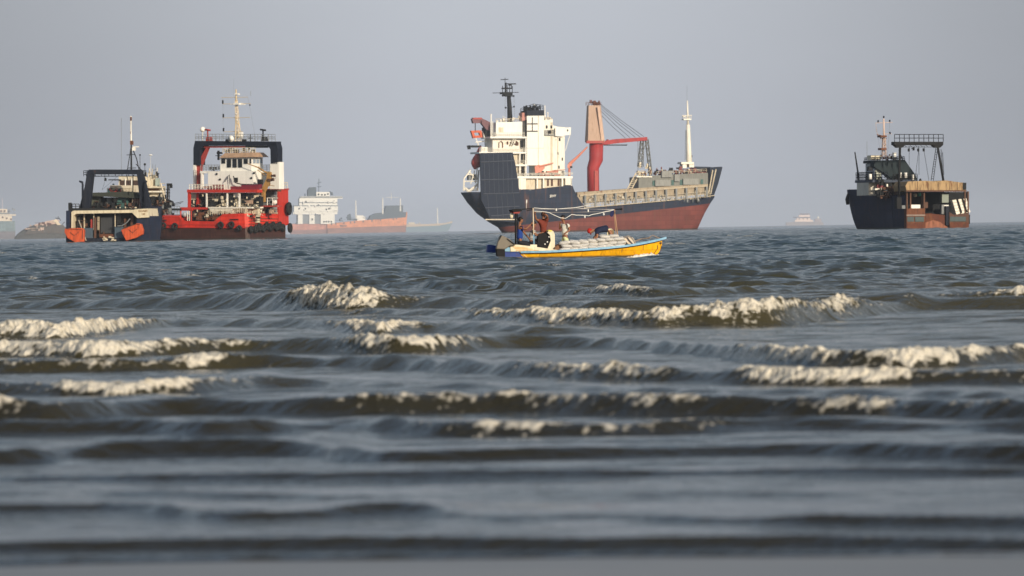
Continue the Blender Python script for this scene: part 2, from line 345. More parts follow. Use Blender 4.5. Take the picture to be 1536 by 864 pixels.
def build_sea():
    ys = [17.6]
    while ys[-1] < 112: ys.append(ys[-1]+max(.032, .00042*ys[-1]))
    while ys[-1] < 2000: ys.append(ys[-1]*(1.0014))
    ys += [2200, 2600, 3500, 5000, 8000, 12500, 19500, 27500]
    ys = np.array(ys, np.float32)
    n_in, n_out = 800, 60
    t_in = np.linspace(-1, 1, n_in); e = np.linspace(0, 1, n_out+1)[1:]**1.6
    rows = len(ys)
    hw = .108*ys[:, None]
    Xin = hw*t_in[None, :]
    ext = (3.0+.06*ys[:, None])*e[None, :]
    Xl = -hw-ext[:, ::-1]; Xr = hw+ext
    far = np.array([60, 400, 3000, 9000], np.float32)
    Xfl = Xl[:, :1]-far[::-1][None, :]*(1+ys[:, None]*0); Xfr = Xr[:, -1:]+far[None, :]
    X = np.concatenate([Xfl, Xl, Xin, Xr, Xfr], 1).astype(np.float32)
    Y = np.repeat(ys[:, None], X.shape[1], 1).astype(np.float32)
    nc = X.shape[1]
    dY = np.gradient(ys)[:, None]; dX = np.gradient(X, axis=1)
    calm = sstep(19.5, 34, Y)*.33+.10*sstep(18, 22, Y)+.57*sstep(60, 115, Y)
    edge = np.ones_like(X); edge[:, :4] = 0; edge[:, -4:] = 0
    # chop
    Z = np.zeros_like(X); DX = np.zeros_like(X)
    patch = .65+.7*fbm(X*.05+9, Y*.018, 3)
    rs = np.random.RandomState(5)
    lam = np.exp(rs.uniform(math.log(.35), math.log(7.0), 54))
    near = 1-sstep(60, 130, Y)
    for L_ in lam:
        th0 = rs.normal(0, 1.0); ampr = rs.uniform(.5, 1.2); ph0 = rs.uniform(0, 6.28)
        for th, wgt in ((th0*.22, near), (th0*.6, 1-near)):
            kx, ky = math.sin(th), math.cos(th); k = 2*math.pi/L_
            amp = (.0125+.006*(1-near))*L_**.92*ampr
            cut = np.clip((L_/np.maximum(2.6*dY*abs(ky)+1e-6, 2.6*np.abs(dX).clip(0, 3)*abs(kx))-.6)/.8, 0, 1)
            ph = k*(kx*X+ky*Y)+ph0+2.2*vnoise(X*.35/L_**.5+3, Y*.1/L_**.5)
            w_ = amp*cut*wgt*(1.0 if L_ < 1.6 else (1.6/L_)**.55)
            if L_ > 1.6: w_ = w_*sstep(45, 150, Y)
            Z += w_*(np.sin(ph)+.35*(1-2*np.abs(np.sin(ph*.5+.6))))
    Z *= calm*patch
    Z *= 1-.45*np.exp(-((Y-215)/30)**2)
    # longer swell beyond the surf
    Z += sstep(95, 200, Y)*(.022*np.sin(2*math.pi*Y/7.0+2.2*vnoise(X*.05, Y*.03)*3+X*.05)+0.024*np.sin(2*math.pi*(Y*.9+X*.35)/11.+4*vnoise(X*.02+7, Y*.02)))*(.4+1.2*fbm(X*.03+4, Y*.012, 3))
    foam = np.zeros_like(X); YO = np.zeros_like(X)
    lump = fbm(X*4.5, Y*6.5, 4, .65); lump2 = fbm(X*1.4+31, Y*1.1, 3, .6); fine = fbm(X*11, Y*15+3, 3, .7)
    for bi, (pts, A, back, runs, hm_) in enumerate(BRK):
        g = [ground(*p) for p in pts]
        gx = np.array([q[0] for q in g]); gy = np.array([q[1] for q in g])
        px_of = X/Y*FPX+W0/2
        # crest foot as function of the viewing column: curve in the ground plane
        pxs = np.array([p[0] for p in pts]); fine_px = np.linspace(pxs[0], pxs[-1], 600)
        fy = np.interp(fine_px, pxs, [p[1] for p in pts])
        k_ = 61; ker = np.hanning(k_); ker /= ker.sum(); fy = np.convolve(np.pad(fy, k_//2, 'edge'), ker, 'valid')
        gg = np.array([ground(a, b) for a, b in zip(fine_px, fy)])
        sel = (Y[:, 0] > gg[:, 1].min()-6) & (Y[:, 0] < gg[:, 1].max()+back*6)
        x = X[sel]; y = Y[sel]
        yc = np.interp(x, gg[:, 0], gg[:, 1])
        wob = 2.2*A
        yc = yc+(fbm(x*.8+bi*13, x*0+bi*3.7, 2)-.5)*wob*1.6+(vnoise(x*.2+bi*5, x*0+1.3)-.5)*wob*4
        sl_ = np.interp(x, gg[:, 0], np.gradient(gg[:, 1], gg[:, 0])); sl_ = 1/np.sqrt(1+sl_**2)
        Ax = A*1.22*(.62+.65*vnoise(x*.22+bi*7.7, x*0+bi))
        endf = sstep(pxs[0]-260, pxs[0]+60, px_of[sel]) if pxs[0] > -250 else 1.0
        if pxs[-1] < 1600: endf = endf*(1-sstep(pxs[-1]-120, pxs[-1]+200, px_of[sel]))
        px = np.interp(x, gg[:, 0], fine_px)
        if hm_: Ax = Ax*np.interp(px, [h[0] for h in hm_], [h[1] for h in hm_])
        Al = np.maximum(Ax, .02)
        fs = np.zeros_like(x)
        for (a, b, s_) in runs:
            ed = 85
            fs = np.maximum(fs, s_*sstep(a-ed*.2, a+ed, px)*(1-sstep(b-ed*1.3, b+ed*.2, px)))
        fs = fs*(.30+.95*sstep(.28, .68, fbm(x*1.3+bi*4.1, x*0+bi*2.2, 4, .6)))
        if bi == 12: Ax = Ax*sstep(.3, .62, vnoise(x*1.1+bi, x*0+8.8)) + .004
        Ax = Ax*endf*(1+.25*fs)
        uf = np.clip(2.6*A, .07, .8)*(1.15-.15*np.clip(fs, 0, 1))
        u = (y-yc)*np.maximum(sl_, .3)
        front = sstep(0, 1, u/uf)
        prof = front*np.exp(-np.maximum(u-uf, 0)/(back*.55))
        base = Ax*prof
        Z[sel] += base-.10*Ax*np.exp(-((u+back*.35)/(back*.5))**2)
        # foam: ragged roller on the face and top, thin lacy sheet behind it
        lm = lump[sel]; l2 = lump2[sel]; fn = fine[sel]
        q = A/.15
        lo = .42+.50*l2-.20*np.clip(fs, 0, 1)-.35*np.clip(fs-.7, 0, .5)
        roller = sstep(lo-.12, lo+.12, u/uf+(fn-.5)*.5)*(1-sstep(.1, 1.5, (u-uf)/(.28*q+.05)+(lm-.5)))
        fm = fs*roller*(.25+1.1*sstep(.34, .62, lm*.6+fn*.25+l2*.25))
        back_l = fs*.6*sstep(0, 1, u/uf)*np.exp(-np.maximum(u-uf, 0)/(back*.9))*sstep(.46, .62, lm*.5+fn*.3+l2*.25)
        frontlace = fs*.18*np.exp(-(u/(.7*q+.1))**2)*sstep(.5, .66, lm*.55+l2*.45)
        fm = np.clip(np.maximum(np.maximum(fm, back_l), frontlace), 0, 1.2)
        Z[sel] += np.clip(fm, 0, 1)*roller*Al*(.65*(lm-.45)+.35*(l2-.45)+.6*(fn-.5))
        YO[sel] -= np.clip(fm, 0, 1)*roller*A*(1.1*(lm-.45)+1.3*(fn-.5))
        foam[sel] = np.maximum(foam[sel], fm)
    # scattered small whitecaps and foam flecks offshore
    wc = sstep(.745, .80, fbm(X*.35+50, Y*.10, 4, .55))*sstep(110, 135, Y)*(1-sstep(600, 1000, Y))*sstep(-.02, .08, Z)
    foam = np.maximum(foam, wc*.6)
    # bow wave and wake of the small boat are their own object; let the sea sheet sink a little under the sand edge
    Z *= edge
    Z -= .012*(1-sstep(18.7, 20.6, Y))
    vs = np.stack([X, Y+YO*edge, Z], -1).reshape(-1, 3).astype(np.float32)
    me = bpy.data.meshes.new('sea'); me.vertices.add(len(vs)); me.vertices.foreach_set('co', vs.ravel())
    i, j = np.meshgrid(np.arange(rows-1), np.arange(nc-1), indexing='ij')
    a = (i*nc+j).ravel(); q = np.stack([a, a+1, a+nc+1, a+nc], 1).astype(np.int32)
    nf = len(q); me.loops.add(nf*4); me.loops.foreach_set('vertex_index', q.ravel())
    me.polygons.add(nf); me.polygons.foreach_set('loop_start', np.arange(0, nf*4, 4, dtype=np.int32))
    me.polygons.foreach_set('use_smooth', np.ones(nf, bool))
    me.update(calc_edges=True)
    at = me.attributes.new('foam', 'FLOAT', 'POINT'); at.data.foreach_set('value', np.clip(foam, 0, 1).astype(np.float32).ravel())
    o = bpy.data.objects.new('sea', me); scn.collection.objects.link(o); tag(o, 'murky grey green sea with rows of small breaking waves', kind='structure')
    m, N, L, B = new_mat('sea_water')
    geo = N.new('ShaderNodeNewGeometry')
    at = N.new('ShaderNodeAttribute'); at.attribute_name = 'foam'
    nb = N.new('ShaderNodeTexNoise'); nb.inputs['Scale'].default_value = .05; nb.inputs['Detail'].default_value = 4; L.new(geo.outputs['Position'], nb.inputs['Vector'])
    # water body: olive silt near the beach, green-blue offshore (depth of water, along y)
    sep = N.new('ShaderNodeSeparateXYZ'); L.new(geo.outputs['Position'], sep.inputs[0])
    rg = N.new('ShaderNodeMapRange'); rg.inputs[1].default_value = 75; rg.inputs[2].default_value = 230; L.new(sep.outputs[1], rg.inputs[0])
    wcm = N.new('ShaderNodeMix'); wcm.data_type = 'RGBA'; wcm.inputs[6].default_value = (.043, .037, .017, 1); wcm.inputs[7].default_value = (.014, .027, .027, 1)
    L.new(rg.outputs[0], wcm.inputs[0])
    rn_ = N.new('ShaderNodeMapRange'); rn_.inputs[1].default_value = 30; rn_.inputs[2].default_value = 58; L.new(sep.outputs[1], rn_.inputs[0])
    wnm = N.new('ShaderNodeMix'); wnm.data_type = 'RGBA'; wnm.inputs[6].default_value = (.019, .018, .013, 1); L.new(rn_.outputs[0], wnm.inputs[0]); L.new(wcm.outputs[2], wnm.inputs[7]); wcm = wnm
    # foam
    nf1 = N.new('ShaderNodeTexNoise'); nf1.inputs['Scale'].default_value = 13; nf1.inputs['Detail'].default_value = 6; L.new(geo.outputs['Position'], nf1.inputs['Vector'])
    ad = N.new('ShaderNodeMath'); ad.operation = 'ADD'; L.new(at.outputs['Fac'], ad.inputs[0])
    sc_ = N.new('ShaderNodeMath'); sc_.operation = 'MULTIPLY_ADD'; sc_.inputs[1].default_value = 2.4; sc_.inputs[2].default_value = -1.26; L.new(nf1.outputs['Fac'], sc_.inputs[0]); L.new(sc_.outputs[0], ad.inputs[1])
    fr = N.new('ShaderNodeMapRange'); fr.inputs[1].default_value = .22; fr.inputs[2].default_value = .75; L.new(ad.outputs[0], fr.inputs[0])
    gate = N.new('ShaderNodeMath'); gate.operation = 'GREATER_THAN'; gate.inputs[1].default_value = .02; L.new(at.outputs['Fac'], gate.inputs[0])
    ff = N.new('ShaderNodeMath'); ff.operation = 'MULTIPLY'; L.new(fr.outputs[0], ff.inputs[0]); L.new(gate.outputs[0], ff.inputs[1])
    cm = N.new('ShaderNodeMix'); cm.data_type = 'RGBA'; cm.inputs[7].default_value = (.66, .61, .51, 1)
    L.new(ff.outputs[0], cm.inputs[0]); L.new(wcm.outputs[2], cm.inputs[6]); L.new(cm.outputs[2], B.inputs['Base Color'])
    rm = N.new('ShaderNodeMapRange'); rm.inputs[3].default_value = .10; rm.inputs[4].default_value = .8; L.new(ff.outputs[0], rm.inputs[0]); L.new(rm.outputs[0], B.inputs['Roughness'])
    B.inputs['IOR'].default_value = 1.33
    # ripples
    mp = N.new('ShaderNodeMapping'); mp.inputs['Scale'].default_value = (1, 1.6, 1); L.new(geo.outputs['Position'], mp.inputs[0])
    r1 = N.new('ShaderNodeTexNoise'); r1.inputs['Scale'].default_value = 6.5; r1.inputs['Detail'].default_value = 4; L.new(mp.outputs[0], r1.inputs['Vector'])
    r2 = N.new('ShaderNodeTexNoise'); r2.inputs['Scale'].default_value = .9; r2.inputs['Detail'].default_value = 6; r2.inputs['Roughness'].default_value = .62; L.new(mp.outputs[0], r2.inputs['Vector'])
    b1 = N.new('ShaderNodeBump'); b1.inputs['Distance'].default_value = .034; b1.inputs['Strength'].default_value = .85; L.new(r1.outputs['Fac'], b1.inputs['Height'])
    rs_ = N.new('ShaderNodeMapRange'); rs_.inputs[1].default_value = 40; rs_.inputs[2].default_value = 320; rs_.inputs[3].default_value = .22; rs_.inputs[4].default_value = 1.0; L.new(sep.outputs[1], rs_.inputs[0])
    b2 = N.new('ShaderNodeBump'); b2.inputs['Distance'].default_value = .5; L.new(rs_.outputs[0], b2.inputs['Strength']); L.new(r2.outputs['Fac'], b2.inputs['Height']); L.new(b1.outputs[0], b2.inputs['Normal'])
    b3 = N.new('ShaderNodeBump'); b3.inputs['Distance'].default_value = .10; L.new(ff.outputs[0], b3.inputs['Strength']); L.new(nf1.outputs['Fac'], b3.inputs['Height']); L.new(b2.outputs[0], b3.inputs['Normal'])
    L.new(b3.outputs[0], B.inputs['Normal'])
    me.materials.append(m)
    return X, Y, Z
SX, SY, SZ = build_sea()
def sea_level(x, y, rad=3.0):
    r = int(np.searchsorted(SY[:, 0], y)); rr = SX[r]; c = int(np.searchsorted(rr, x))
    return float(SZ[max(0, r-4):r+5, max(0, c-40):c+40].mean())
# wet sand the picture was taken from
def build_sand():
    mb = MB(); ysd = [-400, -60, -10, 0, 6, 12, 15, 16.5, 17.5]+[17.6+.1*i for i in range(30)]+[21, 23, 30]
    xs = [-3000, -400, -60, -20, -10]+[-5+.1*i for i in range(101)]+[10, 20, 60, 400, 3000]
    vs = []
    for y in ysd:
        for x in xs: vs.append((x, y, .020*(19.3-y)+(.016*(float(fbm(np.array([x*.9+7]), np.array([y*1.4]), 3)[0])-.5)*(1 if 16 < y < 23 else 0) if abs(x) < 6 else 0) if y > 0 else .386+.004*(-y)))
    n = len(xs)
    fs = [(i*n+j, i*n+j+1, (i+1)*n+j+1, (i+1)*n+j) for i in range(len(ysd)-1) for j in range(n-1)]
    mb.add(vs, fs, True)
    m, N, L, B = new_mat('wet_sand')
    geo = N.new('ShaderNodeNewGeometry'); ns = N.new('ShaderNodeTexNoise'); ns.inputs['Scale'].default_value = 1.3; ns.inputs['Detail'].default_value = 8
    L.new(geo.outputs['Position'], ns.inputs['Vector'])
    mx = N.new('ShaderNodeMix'); mx.data_type = 'RGBA'; mx.inputs[6].default_value = (.13, .105, .08, 1); mx.inputs[7].default_value = (.07, .056, .045, 1); L.new(ns.outputs['Fac'], mx.inputs[0]); L.new(mx.outputs[2], B.inputs['Base Color'])
    B.inputs['Roughness'].default_value = .3; B.inputs['IOR'].default_value = 1.33; B.inputs['Specular IOR Level'].default_value = .32
    bp = N.new('ShaderNodeBump'); bp.inputs['Distance'].default_value = .004; bp.inputs['Strength'].default_value = .5; L.new(ns.outputs['Fac'], bp.inputs['Height']); L.new(bp.outputs[0], B.inputs['Normal'])
    tag(mb.make('wet_sand', m), 'smooth wet sand at the foot of the waves', kind='structure')
build_sand()
# sea air
hz = MB().box(-9500, 9500, -460, 28000, -2.0, 100).make('haze', None); hz.data.materials.clear()
hm = bpy.data.materials.new('sea_haze'); hm.use_nodes = True; hm.node_tree.nodes.clear()
_o = hm.node_tree.nodes.new('ShaderNodeOutputMaterial'); _v = hm.node_tree.nodes.new('ShaderNodeVolumePrincipled')
_v.inputs['Color'].default_value = (.80, .88, 1.0, 1); _v.inputs['Density'].default_value = HAZE_D; _v.inputs['Anisotropy'].default_value = 0.0
hm.node_tree.links.new(_v.outputs[0], _o.inputs['Volume']); hz.data.materials.append(hm); hz['kind'] = 'stuff'
# ------------------------------------------------------------------ palette
WHITE = paint('white_paint', (.78, .74, .64), .45, .35, .18, dcol=(.45, .36, .24))
WHITE_C = paint('clean_white_paint', (.80, .77, .70), .4, .2)
CREAM = paint('cream_paint', (.62, .54, .40), .5, .5, .25, dcol=(.30, .22, .13))
NAVY = paint('navy_paint', (.006, .0095, .020), .75, .5, .1, dcol=(.025, .028, .035))
BLACK = paint('black_paint', (.007, .007, .008), .75, .3)
DARK = paint('dark_steel', (.015, .016, .017), .8, .5, .25)
GREY = paint('grey_paint', (.20, .21, .21), .6, .5, .25)
GREYG = paint('green_grey_paint', (.185, .185, .165), .6, .5, .3)
TAN = paint('tan_hatch_paint', (.36, .29, .20), .7, .6, .5, dcol=(.2, .17, .12))
REDP = paint('red_paint', (.48, .035, .022), .42, .4, .12, dcol=(.22, .02, .015))
REDD = paint('faded_red_paint', (.36, .05, .04), .5, .4, .2)
PINK = paint('weathered_crane_paint', (.43, .29, .21), .6, .5, .25, dcol=(.30, .19, .13))
ORANGE = paint('orange_paint', (.60, .10, .03), .5, .8, .4, dcol=(.26, .04, .02), scale=2)
YELLOW = paint('ochre_crane_paint', (.42, .23, .07), .5, .5, .3)
RUST = paint('rusty_steel', (.16, .06, .03), .85, .9, .6, dcol=(.03, .018, .014), scale=2)
BROWN = paint('brown_steel', (.11, .055, .035), .8, .6, .4)
RUBBER = paint('tyre_rubber', (.018, .018, .018), .85, .4)
GLASSM = paint('dark_window_glass', (.012, .015, .018), .12, .1)
TARP = paint('tan_tarpaulin', (.40, .27, .14), .9, .9, .5, dcol=(.12, .08, .045), scale=2)
DTARP = paint('dark_tarpaulin', (.018, .028, .032), .85, .4)
TEAL = paint('teal_paint', (.05, .12, .11), .6, .6, .2)
ROPE = paint('rope_fibre', (.45, .40, .30), .9, .3)
SING = {'deck_fittings': 'deck_fitting', 'vent_heads': 'vent_head', 'exhaust_pipes': 'exhaust_pipe', 'jib_rest_gear': 'rest_fitting', 'lashing_gear': 'lashing_box', 'roof_gear': 'roof_locker', 'deck_gear': 'deck_locker', 'boat_deck_gear': 'boat_locker', 'mooring_gear': 'mooring_bitt', 'crane_hydraulics': 'hydraulic_valve', 'pipework': 'valve_box'}
def clutter(F, name, mat, x0, x1, y0, y1, w0, w1, n, sx=(2, 6), sy=(2, 5), parent=None, seed=1, kinds='bct'):
    """deck machinery seen as many small boxes, drums and pipes, each a part of its own"""
    rn = random.Random(seed); base = SING.get(name, name)
    for i in range(n):
        mb = MB()
        x = rn.uniform(x0, x1); w = rn.uniform(w0, w1); a = rn.uniform(*sx); b = rn.uniform(*sy); k = rn.choice(kinds)
        yb = y1-rn.random()**2*(y1-y0-b)
        if k == 'b': F.box(mb, x-a/2, x+a/2, yb-b, yb, w, w+F.m(a*rn.uniform(.6, 1.2))); nm = base
        elif k == 'c': F.tube(mb, [(x, yb, w), (x, yb-b, w)], a/3, 10); nm = 'drum'
        else: F.tube(mb, [(x-a, yb-b*rn.random(), w), (x+a, yb-b*rn.random(), w)], min(a, b)*.13, 5); nm = 'pipe'
        F.part(nm, mb, mat, parent)
def windows(F, parent, xs, y0, y1, w, wid, name='window', mat=None, frame=None, group=None):
    out = []
    for x in xs:
        if frame: F.quick('window_frame', frame, x-wid/2-.5, x+wid/2+.5, y0-.6, y1+.6, w-.06, w+.05, parent)
        out.append(F.quick(name, mat or GLASSM, x-wid/2, x+wid/2, y0, y1, w-.10, w+.05, parent))
    return out
# ================================================================== large cargo ship
def cargo():
    F = Frame('cargo_ship', 'large navy cargo ship with white stern tower and tall red deck crane', 'cargo ship', 890, 4400, 18)
    k = math.sin(R(18))*F.S
    pa, pb = F.P(855, 329.5, -10), F.P(1062, 305.7, -6)
    b_ = (pb.z-pa.z)/(pb.x-pa.x); a_ = pa.z-b_*pa.x
    hm = hull_paint('cargo_hull_paint', (.013, .021, .042), (.17, .045, .036), a_, b_, .75, .42, scale=.45, growth=.5)
    st = []
    for (x, yd, yk, bd, bk) in [(699,288,292,9.2,6),(706,288,306,9.7,4),(717,288,320,10,3),(732,287,332,10,2),(747,286,341,10,1.5),(757,285.5,352,10,3),(792,284,353,10,8),
            (849,277.5,353,10,9),(854,290,353,10,9),(863,304,353,10,9),(872,312,353,10,9),(940,307,353,10,9),(1005,301,352,9.6,7.5),(1030,298.5,350,8.4,4),(1044,297,345,6.8,.8),(1055,296,322,4.8,.4),(1065,294.6,305,2.6,.2),(1071,293.8,297,.8,.1)]:
        p = F.P(x, yd, 0); st.append((p.x, bd, bk, F.P(x+k*bd, yd, -bd).z, F.P(x, yk, 0).z))
    hl = hull(st, 'hull', hm, F.root)
    # bow bulwark and forecastle
    st = []
    for (x, yd, yk, bd, bk) in [(1060,252,296,5.0,4.4),(1068,250.8,294.5,3.6,1.8),(1076,250.3,276,1.9,.8),(1083,250,253,.4,.2)]:
        p = F.P(x, yd, 0); st.append((p.x, bd, bk, p.z, F.P(x, yk, 0).z))
    NV = paint('bow_navy_paint', (.022, .030, .048), .75, .5, .2)
    hull(st, 'bow_bulwark', NV, F.root)
    m = MB(); F.poly(m, [(1035, 249.6), (1066, 250.3), (1062, 294), (1035, 268)], 6, 6.5); F.part('bow_bulwark', m, NV)
    m = MB(); F.tube(m, [(1069, 255, -5.2), (1063, 290, -5.6)], 1.0, 5); F.tube(m, [(1074, 254, -3.4), (1066, 290, -4.2)], 1.0, 5); F.part('bulwark_stay', m, CREAM)
    # deck-edge rail and white sheer line
    m = MB(); F.tube(m, [(876, 311.8, -10.1), (980, 302.8, -10.1), (1040, 297, -9), (1072, 293.2, -4)], .55, 5); F.part('rubbing_strake', m, CREAM)
    # hatch coamings: long tan box with stanchions
    m = MB(); F.poly(m, [(866, 288.5), (960, 282), (1062, 276), (1062, 291), (960, 298), (905, 303), (866, 306)], -8.2, 8); F.part('hatch_coaming', m, TAN)
    m = MB(); F.poly(m, [(870, 292), (960, 284.5), (1061, 278), (1061, 280), (960, 287), (870, 295)], -8.9, -8.3); F.part('coaming_ledge', m, paint('pale_ledge', (.46, .38, .27), .7, .5, .3))
    rn = random.Random(3)
    m2 = MB()
    for i in range(25):
        x = 878+i*7.6; yt = 293-(x-878)*.073; yb = 312.5-(x-876)*.09
        if i % 2 == 0:
            m = MB(); F.box(m, x-1.3, x+1.3, yt, yb, -9.9, -9.2); F.part('stanchion', m, GREY)
        for q in range(3):
            xx = x+1.5+q*1.9; F.tube(m2, [(xx, yt+8+rn.uniform(-4, 2), -9.8), (xx, yb, -9.8)], .35, 4)
        F.tube(m2, [(x, yb-5, -9.8), (x+7.6, yb-5.6, -9.8)], .3, 4)
        F.tube(m2, [(x, yb-9, -9.8), (x+7.6, yb-9.6, -9.8)], .3, 4)
    F.part('deck_railing', m2, CREAM)
    clutter(F, 'deck_fittings', GREY, 872, 1055, 292, 304, -9.2, -8.6, 46, (1.5, 4), (2, 6), seed=5)
    clutter(F, 'lashing_gear', paint('pale_fittings', (.5, .46, .38), .6, .5, .3), 872, 1058, 290, 302, -9.4, -8.8, 34, (1, 3.2), (1.5, 4), seed=6)
    clutter(F, 'deck_fittings', DARK, 872, 1055, 294, 306, -9.2, -8.6, 40, (1.5, 3.5), (2, 5), seed=8)
    # forecastle house
    m = MB(); F.poly(m, [(958, 265.5), (985, 263), (1062, 259), (1062, 278), (958, 284)], -7.5, 7); fc = F.part('forecastle', m, GREYG)
    for (x0, x1, y0, y1) in [(983,1006,270,279),(1025,1048,268,277),(993,1008,256,266),(1012,1020,262,272)]:
        F.quick('deck_locker', paint('grey_locker', (.26, .26, .24), .6, .5, .3), x0, x1, y0, y1, -8.6, -7.5, fc)
    for x in (980.5, 1009, 1022, 1053): F.quick('doorway', TEAL, x-1.8, x+1.8, 271-(x-980)*.03, 278.5-(x-980)*.03, -7.7, -7.4, fc)
    m = MB(); F.box(m, 955, 978, 264.2, 266, -8.4, -6.5); F.part('deck_ledge', m, WHITE, fc)
    clutter(F, 'windlass', paint('oxide_machinery', (.20, .06, .05), .7, .6, .4), 982, 1058, 249, 263, -6, 2, 40, (2, 6), (2, 7), seed=9)
    clutter(F, 'mooring_winch', DARK, 980, 1060, 251, 263, -6, 4, 26, (2, 6), (2, 6), seed=12)
    clutter(F, 'vent_heads', CREAM, 985, 1060, 251, 262, -6.5, -3, 14, (1.5, 4), (2, 5), seed=14)
    m = MB(); m.rail([F.P(985, 262.5, -7), F.P(1060, 258, -7)], 1.6, 3.2, .09, 2); F.part('deck_railing', m, CREAM, fc)
    m = MB()   # sloping stair aft of forecastle
    for o in (0, 6.5):
        F.tube(m, [(941+o, 283.5, -6), (954+o, 259, -6)], .9, 5)
    for i in range(9): F.tube(m, [(942.4+i*1.45, 281-i*2.7, -6), (949+i*1.45, 281-i*2.7, -6)], .5, 4)
    F.part('stairway', m, CREAM)
    # fore mast
    m = MB(); F.tube(m, [(1034, 250, 0), (1033.2, 228, 0), (1032, 187, 0)], [4.6, 3.9, 3.0], 12); fm = F.part('foremast', m, WHITE)
    m = MB(); F.tube(m, [(1032, 187, 0), (1031.4, 170, 0), (1031, 151, 0)], [1.9, 1.5, 1.0], 8); F.part('topmast', m, WHITE, fm)
    m = MB(); F.box(m, 1025.5, 1037, 178, 180, -1.5, 1.5); F.box(m, 1024, 1029, 174, 176, -1, 0); F.tube(m, [(1023, 173, 0), (1038, 173, 0)], .5, 5)
    m.rail([F.P(1025.5, 178, -1.5), F.P(1037, 178, -1.5)], 1.6, 1.2, .1, 2); F.part('crosstree', m, WHITE, fm)
    m = MB(); F.box(m, 1022, 1041, 243, 246, -3, 3); F.box(m, 1024, 1030, 246, 252, -2.5, 2); F.box(m, 1034, 1041, 245, 251, -2.5, 2); F.part('mast_house', m, WHITE, fm)
    m = MB(); F.tube(m, [(1027.5, 240, -1.6), (1028.5, 195, -1.2)], .35, 4); F.tube(m, [(1029.5, 240, -1.6), (1030, 195, -1.2)], .35, 4)
    for i in range(22): F.tube(m, [(1027.5+i*.04, 239-i*2, -1.6), (1029.5+i*.03, 239-i*2, -1.6)], .2, 4)
    F.part('ladder', m, GREY, fm)
    m = MB(); F.box(m, 1036.5, 1038.5, 233, 236, -.6, .6); F.part('mast_light', m, BLACK, fm)
    m = MB(); F.tube(m, [(1030.5, 151, 0), (1030.5, 128, 0)], .16, 4); F.part('whip_aerial', m, GREY, fm)
    # ---- deck crane
    m = MB(); F.tube(m, [(890, 292, 0), (889.5, 252, 0), (894, 240, 0), (894.5, 212, 0)], [9.0, 9.0, 10.4, 10.6], 24); CRD = paint('faded_crane_red', (.36, .035, .035), .6, .5, .2, scale=.4); cr = F.part('deck_crane_pillar', m, CRD, label='tall bright red cranked crane pillar')
    m = MB(); F.box(m, 892, 897.5, 256, 286, -3.7, -2.8); F.part('pillar_door', m, REDD, cr)
    m = MB(); A = [F.P(882, 213, -4.5), F.P(907, 213, -4.5), F.P(907, 213, -4.5)+Vector((0, 5, 0)), F.P(882, 213, -4.5)+Vector((0, 5, 0))]
    B = [F.P(883, 158, -3), F.P(901, 158, -3), F.P(901, 158, -3)+Vector((0, 3, 0)), F.P(883, 158, -3)+Vector((0, 3, 0))]
    m.hexa(A, B); hs = F.part('crane_housing', m, PINK, cr)
    m = MB(); F.poly(m, [(899, 160), (907, 210), (902, 212), (896, 160)], -4.9, -4.5); F.part('housing_panel', m, paint('pale_crane_panel', (.56, .38, .28), .55, .4, .2), hs)
    m = MB(); F.box(m, 880, 906, 211, 215, -4.9, -3.5); F.part('slewing_collar', m, REDD, hs)
    clutter(F, 'sheave_head', paint('crane_top_gear', (.16, .07, .06), .7, .5, .3), 881, 900, 150, 159, -3, 1, 14, (2, 4), (3, 6), parent=hs, seed=2)
    m = MB(); F.tube(m, [(892, 158, -1), (892, 151, -1)], 2.2, 8); m.rail([F.P(879, 158.5, -3), F.P(900, 158.5, -3)], 1.7, 1.5, .12, 2); F.part('top_platform', m, RUST, hs)
    m = MB(); F.poly(m, [(905, 211.5), (925, 208.5), (971, 205.5), (971, 210.5), (925, 215), (905, 217.5)], -2.2, -1.0)
    F.poly(m, [(905, 211.5), (925, 208.5), (971, 205.5), (971, 210.5), (925, 215), (905, 217.5)], 1.0, 2.2)
    for x in range(912, 970, 9): F.box(m, x-.8, x+.8, 209, 212, -1, 1)
    jb = F.part('crane_jib', m, CRD, cr)
    m = MB(); F.box(m, 906, 941, 216.8, 218.4, -2.4, -1.8); F.part('jib_walkway', m, DARK, jb)
    m = MB()
    for (a, b, w) in [((900, 156), (966, 205), -1.6), ((900, 158), (960, 205.5), -1.2), ((901, 162), (953, 206), 1.2), ((901, 166), (945, 206.5), 1.6), ((901, 172), (938, 207), .6)]:
        F.tube(m, [(*a, w), ((a[0]+b[0])/2, (a[1]+b[1])/2+1.2, w), (*b, w)], .33, 5)
    F.part('jib_cable', m, DARK, cr)
    m = MB(); m.lattice(F.P(963, 211, 0), F.P(960.5, 250, 0), F.m(4), F.m(7), F.m(.55), 5); m.lattice(F.P(970, 209, 0), F.P(976, 262, 0), F.m(4), F.m(4), F.m(.5), 6)
    F.tube(m, [(971, 207, -1), (961, 240, -1)], .5, 5); F.tube(m, [(957, 212, -1), (957, 262, -1)], .35, 4); jr = F.part('jib_rest', m, GREYG)
    clutter(F, 'jib_rest_gear', CREAM, 957, 977, 243, 265, -3, 0, 26, (1.5, 4), (2, 8), parent=jr, seed=21)
    clutter(F, 'jib_rest_gear', RUST, 957, 977, 250, 265, -3, 0, 12, (1.5, 4), (2, 6), parent=jr, seed=22)
    # ---- accommodation
    m = MB(); F.box(m, 780, 857, 266, 284, -8.2, 9); ac = F.part('lower_deckhouse', m, CREAM)
    F.quick('upper_deck', WHITE_C, 776, 859, 264.2, 267.6, -10.2, 9.5, ac)
    for x in (782.5, 806, 815.5, 843.5, 857): F.quick('deck_pillar', WHITE_C, x-.9, x+.9, 266.5, 284.5-(x-780)*.08, -10, -9.5, ac)
